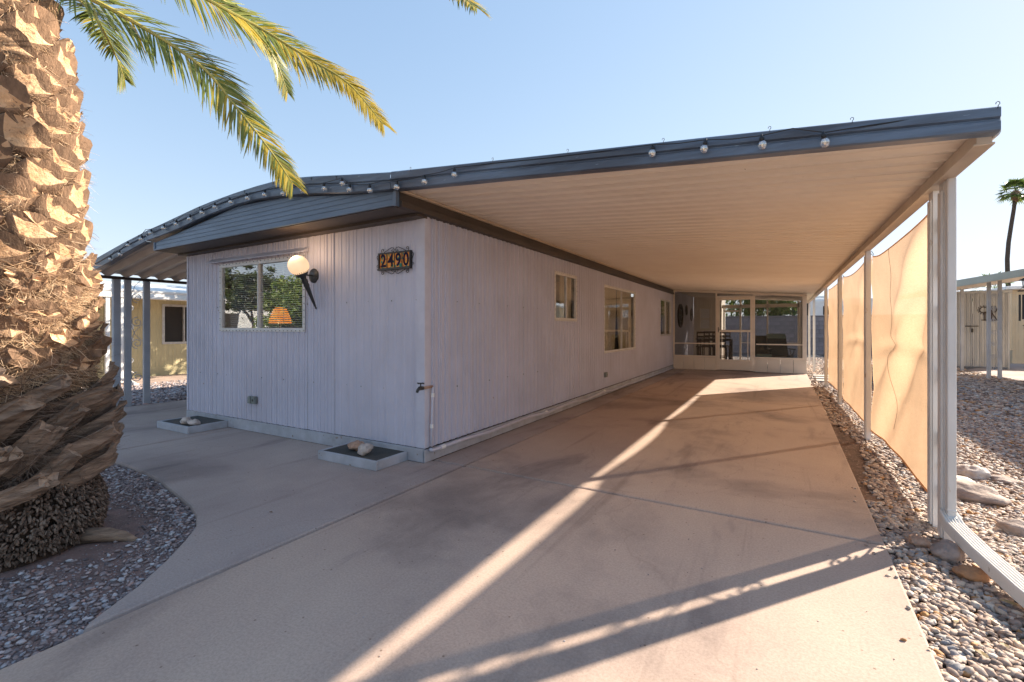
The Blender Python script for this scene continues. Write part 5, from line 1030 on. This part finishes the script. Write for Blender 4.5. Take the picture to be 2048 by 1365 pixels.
b = MB(); b.tube([(7.12, 23.3, 2.62), (7.12, 23.3, 0.5), (6.95, 23.2, 0.40), (6.75, 23.1, 0.38)], 0.05, 6); obj('downspout', b, M['cream'], ch)
wc = thing('wind_chime', (4.96, 15.3, 2.0), 'black wind chime with long tubes and a star under the neighbour carport edge', 'wind chime'); b = MB()
b.box(4.80, 5.10, 15.28, 15.32, 2.10, 2.13); b.tube([(4.82, 15.3, 2.12), (4.95, 15.3, 2.32), (5.08, 15.3, 2.12)], 0.005, 5); b.tube([(4.95, 15.3, 2.30), (4.95, 15.3, 2.58)], 0.005, 5); obj('top_bar', b, M['iron'], wc)
for x, z0, z1 in ((4.83, 1.42, 2.03), (4.89, 1.46, 2.03), (5.02, 1.5, 2.03)): b = MB(); b.tube([(x, 15.3, z0), (x, 15.3, z1)], 0.02, 8); obj('tube', b, M['iron'], wc)
b = MB(); b.box(4.88, 5.06, 15.285, 15.315, 1.72, 1.78); b.prism([(0.07 * (1 if k % 2 == 0 else 0.4) * math.sin(k * math.pi / 5), 0.07 * (1 if k % 2 == 0 else 0.4) * math.cos(k * math.pi / 5)) for k in range(10)], lambda p, q, t: (4.94 + p, t, 1.30 + q), 15.29, 15.31); b.tube([(4.94, 15.3, 1.36), (4.94, 15.3, 1.75)], 0.003, 4); obj('star_sail', b, M['iron'], wc)
lt = thing('hanging_lantern', (4.99, 15.32, 2.4), 'black hanging lantern above the wind chime', 'lantern'); b = MB()
b.lathe([(0.16, 0), (0.02, 0.09), (0.01, 0.16)], (4.99, 15.34, 2.37), n=12); b.lathe([(0.16, -0.01), (0.16, 0.0)], (4.99, 15.34, 2.37), n=12); b.lathe([(0.10, 0), (0.11, 0.015)], (4.99, 15.34, 2.19), n=12)
for k in range(6): a = k * math.pi / 3; b.tube([(4.99 + 0.09 * math.cos(a), 15.34 + 0.09 * math.sin(a), 2.2), (4.99 + 0.11 * math.cos(a), 15.34 + 0.11 * math.sin(a), 2.37)], 0.008, 4)
obj('cage', b, M['iron'], lt)

# ------------------------------------------------------------ distant palms
def fan_palm(loc, h, r, label, n=34, lean=(0.4, 0), tr=0.18, ls=1.0, seed=2, skirt=True, name='fan_palm', group=None):
    rnd = random.Random(seed); t = thing(name, loc, label, 'palm tree', group); b = MB(); k_ = 9
    b.tube([(lean[0] * (i / k_) ** 2 * 1.0 + 0.12 * math.sin(i * 0.9), lean[1] * (i / k_), h * i / k_) for i in range(k_ + 1)], [tr * (1.25 - 0.4 * i / k_) for i in range(k_ + 1)], 10)
    o = obj('trunk', b, M['bark'], None, smooth=True); o.parent = t; o.location = (0, 0, 0)
    topp = Vector((lean[0] + 0.12 * math.sin(k_ * 0.9), lean[1], h)); b = MB(); vs, fs = [], []
    for i in range(n):
        az = i * 2.4; el = rnd.uniform(-0.9, 1.35); d = Vector((math.cos(az) * math.cos(el), math.sin(az) * math.cos(el), math.sin(el))); c = topp + d * r * 0.55
        u = d; v = d.cross(Vector((0, 0, 1))); v = v.normalized() if v.length > 0.01 else Vector((1, 0, 0)); wv = v.cross(u)
        for j in range(13):
            a = (j - 6) / 6 * 1.5; e = (u * math.cos(a) + v * math.sin(a)).normalized(); tip_ = c + e * r * 0.55 + Vector((0, 0, -0.12 * r * rnd.uniform(0.5, 2)))
            q = len(vs); sd2 = e.cross(wv).normalized() * r * 0.045; vs += [c, c + e * r * 0.28 + sd2, tip_, c + e * r * 0.28 - sd2]; fs.append((q, q + 1, q + 2, q + 3))
        q = len(vs); s2 = v * r * 0.012; vs += [topp - s2, topp + s2, c + s2, c - s2]; fs.append((q, q + 1, q + 2, q + 3))
    b.add(vs, fs); o = obj('crown', b, M['leafg'], None, recalc=False); o.parent = t; o.location = (0, 0, 0)
    if skirt:
        b = MB(); b.lathe([(tr * 0.9, -0.9), (tr * 1.9, -0.5), (tr * 2.2, -0.2), (tr * 1.2, 0.1)], topp, n=10); o = obj('skirt', b, M['husk'], None); o.parent = t; o.location = (0, 0, 0)
def far(u, d, f=938.):
    th = R_(29.75); r = (u - 1024) / f; return ((-math.sin(th) + r * math.cos(th)) * d, (math.cos(th) + r * math.sin(th)) * d, 0)
fan_palm((16.9, 55.9, 0), 12.9, 1.25, 'very tall thin fan palm against the sky beyond the neighbour carport', lean=(0.45, 0.2), tr=0.15, seed=4)
fan_palm((7.35, 26.0, 0), 2.75, 0.85, 'short young fan palm poking above the grey shed', n=20, lean=(0, 0), tr=0.12, seed=9, skirt=False)

# ------------------------------------------------------------ big date palm in front
palm = thing('date_palm', (palmc[0], palmc[1], 0), 'thick date palm with cut leaf bases at the left edge of the yard', 'palm tree')
RD = Vector((0.868, 0.496, 0))
def trunk_c(z):
    sft = 0.0 if z < 1.0 else -0.012 * (z - 1.0) - 0.15 * max(0, z - 2.35) ** 2
    return Vector((palmc[0], palmc[1], 0)) + RD * sft
def trunk_r(z):
    P_ = [(0, 0.45), (0.15, 0.45), (0.35, 0.42), (0.5, 0.40), (0.9, 0.365), (1.3, 0.34), (1.9, 0.325), (2.5, 0.305), (3.0, 0.28), (3.4, 0.26), (4.2, 0.25)]
    for (a, r0), (c, r1) in zip(P_[:-1], P_[1:]):
        if a <= z <= c: return r0 + (r1 - r0) * (z - a) / (c - a)
    return 0.24
b = MB(); nseg, nr = 64, 90; vs = []
for j in range(nr + 1):
    z = -0.08 + 3.9 * j / nr; c = trunk_c(z)
    for k in range(nseg):
        a = 2 * math.pi * k / nseg; r = trunk_r(max(z, 0)) - 0.03 + 0.03 * noise.noise(Vector((math.cos(a) * 3, math.sin(a) * 3, z * 4)))
        vs.append((c.x + r * math.cos(a), c.y + r * math.sin(a), z))
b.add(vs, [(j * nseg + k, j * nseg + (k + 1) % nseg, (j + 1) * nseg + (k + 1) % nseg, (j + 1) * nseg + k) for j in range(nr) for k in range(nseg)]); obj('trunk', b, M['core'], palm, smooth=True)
def boot(z, a, w, hgt, out, roll, up, ragged, seed, mats):
    """one cut leaf base: lens shaped stub that leaves the trunk upward and is cut by a steep face"""
    rnd = random.Random(seed); n = 18; tilt = 0.30 if z > 1.0 else -0.35
    c = trunk_c(z); R0 = trunk_r(z)
    rings = []
    # (height offset along trunk, outward, width, thickness)
    for (dz, o_, ww, th) in ((-0.95 * up, -0.02, 1.05, 0.25), (-0.55 * up, out * 0.45, 1.0, 0.55), (-0.15 * up, out * 0.85, 0.95, 0.8), (0.12 * up, out, 0.9, 1.0)):
        rings.append((dz, o_, w * ww, hgt * th))
    vs = []
    for ri, (dz, o_, ww, th) in enumerate(rings):
        for k in range(n):
            t = 2 * math.pi * k / n; cx = math.cos(t); sy = math.sin(t)
            x = ww / 2 * (abs(cx) ** 0.9) * (1 if cx > 0 else -1); zz = th / 2 * sy * (1 - 0.88 * abs(cx) ** 1.6)
            zz -= 0.10 * ww * (1 - cx * cx) * 0 - 0.12 * ww * (cx * cx)          # crescent: edges up
            j = ragged * (0.5 + ri * 0.4)
            x += rnd.gauss(0, 0.005) * j; zz += rnd.gauss(0, 0.005) * j
            oo = o_ + (zz * tilt if ri == 3 else zz * 0.2) + rnd.gauss(0, 0.005) * j * (1.5 if ri == 3 else 1)
            # roll in the tangent plane
            X = x * math.cos(roll) - (zz + dz) * math.sin(roll); Z = x * math.sin(roll) + (zz + dz) * math.cos(roll)
            ang = a + X / (R0 + 0.02); rr = R0 + oo
            vs.append((c.x + rr * math.cos(ang), c.y + rr * math.sin(ang), z + Z))
    m_ = MB(); fs = [(r * n + k, r * n + (k + 1) % n, (r + 1) * n + (k + 1) % n, (r + 1) * n + k) for r in range(3) for k in range(n)]
    m_.add(vs, fs, 0)
    base = 3 * n; cen = Vector((0, 0, 0))
    for k in range(n): cen += Vector(vs[base + k])
    cen /= n; outd = (cen - Vector((c.x, c.y, cen.z))).normalized(); inner = []
    for k in range(n): p = Vector(vs[base + k]); inner.append(p.lerp(cen, 0.5) - outd * (0.002 + rnd.uniform(0, 0.010) * ragged))
    o0 = len(m_.v); m_.v += [tuple(vs[base + k]) for k in range(n)] + [tuple(p) for p in inner] + [tuple(cen - outd * rnd.uniform(0, 0.02) * ragged)]
    for k in range(n): m_.f.append((o0 + k, o0 + (k + 1) % n, o0 + n + (k + 1) % n, o0 + n + k)); m_.m.append(1); m_.f.append((o0 + n + k, o0 + n + (k + 1) % n, o0 + 2 * n)); m_.m.append(1)
    o = obj('leaf_base', m_, mats, palm, recalc=True)
    if ragged < 0.5: o.data.polygons.foreach_set('use_smooth', [k_ == 0 for k_ in m_.m])
    return o
ga = R_(137.508); cnt = 0; z = 0.42; i = 0
while z < 3.75:
    a = i * ga; i += 1; rnd = random.Random(i)
    if z > 1.62:
        boot(z, a, rnd.uniform(0.18, 0.24), rnd.uniform(0.13, 0.185), rnd.uniform(0.05, 0.08), rnd.uniform(-0.66, -0.42), 0.12, rnd.choice([0.05, 0.08, 0.15, 0.45]), i, [M['husk'], M['cutw']]); z += 0.0150
    elif z > 1.0:
        boot(z, a, rnd.uniform(0.15, 0.24), rnd.uniform(0.07, 0.13), rnd.uniform(0.07, 0.12), rnd.uniform(-0.6, -0.1), 0.13, 1.0, i, [M['husk'], M['cutw'] if rnd.random() < 0.75 else M['husk']]); z += 0.0125
    else:
        boot(z, a, rnd.uniform(0.09, 0.14), rnd.uniform(0.045, 0.08), rnd.uniform(0.09, 0.19), rnd.uniform(-1.15, -0.60), 0.30, 0.9, i, [M['oldh'], M['oldt']]); z += 0.0120
# fibre mats: tufts of thin curved strands
def fibres(n, z0, z1, ln, wd, down, name, m, outw=0.05, seed=5):
    rg = np.random.default_rng(seed); rnd = random.Random(seed); b = MB(); vs, fs = [], []
    tufts = []
    for _ in range(n // 22):
        zz = rnd.uniform(z0, z1); aa = rnd.uniform(0, 2 * math.pi); tufts.append((zz, aa, rnd.uniform(-1, 1) * 1.1 + 0.4, rnd.gauss(0, 0.6)))
    for i in range(n):
        zz, aa, tx, dn = tufts[i // 22 % len(tufts)]
        zz += rnd.gauss(0, 0.04); aa += rnd.gauss(0, 0.09); c = trunk_c(zz); r = trunk_r(max(zz, 0)) + rnd.uniform(-0.01, 0.05)
        p = Vector((c.x + r * math.cos(aa), c.y + r * math.sin(aa), zz)); rad = Vector((math.cos(aa), math.sin(aa), 0)); tan = Vector((-math.sin(aa), math.cos(aa), 0))
        d = (tan * (tx + rnd.gauss(0, 0.3)) + Vector((0, 0, down + dn * 0.5 + rnd.gauss(0, 0.3))) + rad * rnd.uniform(0.15, 0.6)).normalized()
        L_ = ln * rnd.uniform(0.5, 1.4); sdv = d.cross(rad).normalized() * wd * rnd.uniform(0.5, 1.5); q = len(vs); curl = Vector((rnd.gauss(0, .3), rnd.gauss(0, .3), rnd.gauss(-0.25, .3)))
        for k in range(4):
            t = k / 3; pt = p + d * L_ * t + (curl + tan * tx * 0.3 - rad * 0.35) * L_ * t * t * 0.5; s_ = sdv * (1 - 0.75 * t); vs += [pt - s_, pt + s_]
        fs += [(q + 2 * k, q + 2 * k + 1, q + 2 * k + 3, q + 2 * k + 2) for k in range(3)]
    b.add(vs, fs); return obj(name, b, m, palm, kind='stuff', recalc=False)
fibres(26000, 0.92, 1.62, 0.11, 0.0015, -0.15, 'fibre', M['fib'], seed=5)
fibres(20000, 1.5, 3.6, 0.09, 0.0013, -0.2, 'fibre', M['fib'], seed=6)
fibres(5000, 0.45, 1.0, 0.13, 0.0018, 0.1, 'fibre', M['root'], seed=7)
# root knuckles round the foot
rnd = random.Random(3); b = MB()
for i in range(7500):
    zz = rnd.random() ** 1.2 * 0.46; aa = rnd.uniform(0, 2 * math.pi); c = trunk_c(zz); r = trunk_r(zz) + 0.0 - 0.02 + 0.03 * math.sin(zz * 9)
    p = Vector((c.x + r * math.cos(aa), c.y + r * math.sin(aa), zz)); rad = Vector((math.cos(aa), math.sin(aa), 0)); tan = Vector((-math.sin(aa), math.cos(aa), 0))
    d = (rad * 1.0 + Vector((0, 0, -0.35 + rnd.gauss(0, 0.45))) + tan * (-0.35 + rnd.gauss(0, 0.6))).normalized(); L_ = rnd.uniform(0.010, 0.034); rr = rnd.uniform(0.004, 0.009)
    b.tube([p, p + d * L_ * 0.6, p + d * L_ + Vector((0, 0, -0.3 * L_))], [rr, rr, rr * 0.45], 5)
obj('root_mass', b, M['root'], palm, smooth=True, kind='stuff')
b = MB(); b.tube([(-3.62, 1.16, 0.01), (-3.52, 1.25, 0.005), (-3.45, 1.30, -0.01), (-3.38, 1.34, -0.04)], [0.045, 0.04, 0.03, 0.015], 10); obj('surface_root', b, M['oldh'], palm, smooth=True)
# fronds
def frond(pts, lmax, name='frond', nl=60, yellow=0.15, seed=1, sagv=0.25, fwd=0.95, par=palm, l0=0.12, bare=0.0, skip=0.0, tipk=0.35, left=1.0, right=1.0, face=None):
    rnd = random.Random(seed); P_ = [Vector(p) for p in pts]
    def cr(t):
        s = t * (len(P_) - 1); k = min(int(s), len(P_) - 2); u = s - k; p0 = P_[max(k - 1, 0)]; p1 = P_[k]; p2 = P_[k + 1]; p3 = P_[min(k + 2, len(P_) - 1)]
        return 0.5 * ((2 * p1) + (p2 - p0) * u + (2 * p0 - 5 * p1 + 4 * p2 - p3) * u * u + (3 * p1 - 3 * p2 + p3 - p0) * u ** 3)
    Nn = 40; S_ = [cr(k / Nn) for k in range(Nn + 1)]
    b = MB(); b.tube(S_, [0.017 * (1 - 0.88 * k / Nn) for k in range(Nn + 1)], 7, mi=0); vs, fs, ms = [], [], []
    for k in range(nl):
        t = bare + (1 - bare) * (k + 0.5) / nl; p = cr(t); d = (cr(min(t + 0.01, 1)) - cr(max(t - 0.01, 0))).normalized()
        sdv = d.cross(Vector(face) if face else Vector((0, 0, 1))); sdv = sdv.normalized() if sdv.length > 0.05 else Vector((1, 0, 0)); upv = sdv.cross(d)
        env = min(1, (t - bare) / 0.12 + 0.25) * (1 - (t ** 3) * (1 - tipk))
        for s in (-1, 1):
            if rnd.random() < skip * (1 - t): continue
            sc_ = left if s < 0 else right
            L_ = lmax * env * rnd.uniform(0.82, 1.1) * sc_; f = fwd * (0.75 + 0.8 * t) + rnd.gauss(0, 0.10 + 0.15 * (1 - t))
            dd = (sdv * s + d * f + upv * rnd.uniform(0.02, 0.22)).normalized(); q = len(vs); wdt = 0.0062 * rnd.uniform(0.8, 1.2) * (0.6 + 0.4 * env); ac = dd.cross(upv).normalized()
            sg = sagv * rnd.uniform(0.5, 1.5)
            for j in range(4):
                u = j / 3; pt = p + dd * L_ * u + Vector((0, 0, -sg * L_ * u * u)); ww = ac * wdt * (0.55, 1.0, 0.75, 0.06)[j]; vs += [pt - ww, pt + ww]
            yl = 2 if rnd.random() < yellow * (t ** 2.0) * 2.2 else 1
            fs += [(q + 2 * j, q + 2 * j + 1, q + 2 * j + 3, q + 2 * j + 2) for j in range(3)]; ms += [yl] * 3
    o0 = len(b.v); b.v += [tuple(v) for v in vs]; b.f += [tuple(i + o0 for i in f) for f in fs]; b.m += ms
    return obj(name, b, [M['rachis'], M['frond'], M['frondy']], par, recalc=False)
cr0 = Vector(trunk_c(3.6)) + Vector((0, 0, 3.75))
frond([(-3.95, 0.85, 3.45), (-3.44, 1.03, 3.15), (-3.28, 1.29, 3.04), (-3.06, 1.53, 2.85), (-2.93, 1.67, 2.63), (-2.74, 1.78, 2.35), (-2.625, 1.85, 2.15)], 0.27, nl=190, yellow=0.35, seed=1, bare=0.12, skip=0.55, face=(0.62, -0.32, 0.35))
frond([(-3.95, 1.0, 3.5), (-3.72, 1.14, 3.27), (-4.00, 1.33, 3.37), (-4.33, 1.56, 3.34), (-4.50, 1.70, 3.22)][1:], 0.24, nl=125, yellow=0.1, seed=2, bare=0.0, face=(0.62, -0.32, 0.35))
frond([(-3.9, 0.8, 3.6), (-3.35, 1.05, 3.50), (-3.01, 1.51, 3.24), (-2.89, 1.80, 3.17), (-2.70, 2.03, 3.03), (-2.47, 2.16, 2.86), (-2.28, 2.27, 2.60)], 0.27, nl=200, yellow=0.75, seed=3, bare=0.15, face=(0.62, -0.32, 0.35))
frond([(-3.85, 1.1, 3.75), (-3.62, 1.6, 3.74), (-3.58, 1.98, 3.67), (-3.60, 2.21, 3.60), (-3.64, 2.41, 3.47), (-3.66, 2.53, 3.27)], 0.22, nl=135, yellow=0.1, seed=4, bare=0.15, face=(0.62, -0.32, 0.35))
frond([(-3.8, 0.7, 3.8), (-2.9, 1.2, 3.85), (-2.3, 1.6, 3.52), (-1.80, 1.85, 3.22), (-1.47, 1.93, 2.99), (-1.30, 1.92, 2.83)], 0.24, nl=130, yellow=0.3, seed=5, bare=0.12, face=(0.62, -0.32, 0.35))
rnd = random.Random(21)
for k in range(48):
    az = k * 2.4; el = rnd.uniform(0.25, 1.25); Lf = rnd.uniform(2.2, 2.9)
    if abs(((az - 0.55 + math.pi) % (2 * math.pi)) - math.pi) < 1.95: continue
    h_ = Vector((math.cos(az), math.sin(az), 0)); p0 = cr0 + h_ * 0.12 + Vector((0, 0, rnd.uniform(-0.1, 0.5))); pts = [p0]
    for j in range(1, 6): t = j / 5; pts.append(p0 + h_ * Lf * t * math.cos(el * (1 - 0.35 * t)) + Vector((0, 0, Lf * (t * math.sin(el) - 0.75 * t * t * (0.5 + 0.6 * math.cos(el))))))
    frond(pts, 0.30, nl=55, yellow=0.08, seed=50 + k, bare=0.12)

# dead leaves and twigs
lf = leaf_mat('dry_leaves', [(0, (0.30, 0.20, 0.08)), (1, (0.55, 0.42, 0.22))], 0.2)
rnd = random.Random(77)
for k in range(16):
    x = rnd.uniform(0.62, 0.95); y = rnd.uniform(1.5, 3.0); L_ = rnd.uniform(0.02, 0.04); b = MB(); a = rnd.uniform(0, 6.3); ca, sa = math.cos(a), math.sin(a)
    P_ = [(-1, 0, 0), (-0.4, 0.32, .12), (0.4, 0.30, .15), (1, 0, 0.02), (0.4, -0.30, .05), (-0.4, -0.32, .1)]
    b.add([(x + (p * ca - q * sa) * L_, y + (p * sa + q * ca) * L_, 0.006 + r * L_ * 1.5) for p, q, r in P_], [(0, 1, 5), (1, 2, 4, 5), (2, 3, 4)])
    obj('dry_leaf', b, lf, label='small curled dry leaf on the pebbles left of the downspout extension', cat='leaf', group='dry leaves on the pebbles')
for k, (x, y) in enumerate([(-1.9, 6.2), (-2.35, 3.75), (-2.0, 9.4), (-1.7, 11.5), (-2.2, 7.2), (-3.0, 1.95), (-0.2, 1.65), (-1.55, 8.3)]):
    b = MB(); L_ = 0.018; P_ = [(-1, 0), (0, 0.45), (1, 0.1), (0, -0.4)]; b.add([(x + p * L_, y + q * L_, 0.004 + 0.006 * abs(q)) for p, q in P_], [(0, 1, 2, 3)])
    obj('dry_leaf', b, M['husk'], label='tiny brown dry leaf lying on the concrete', cat='leaf', group='dry leaves on the concrete')
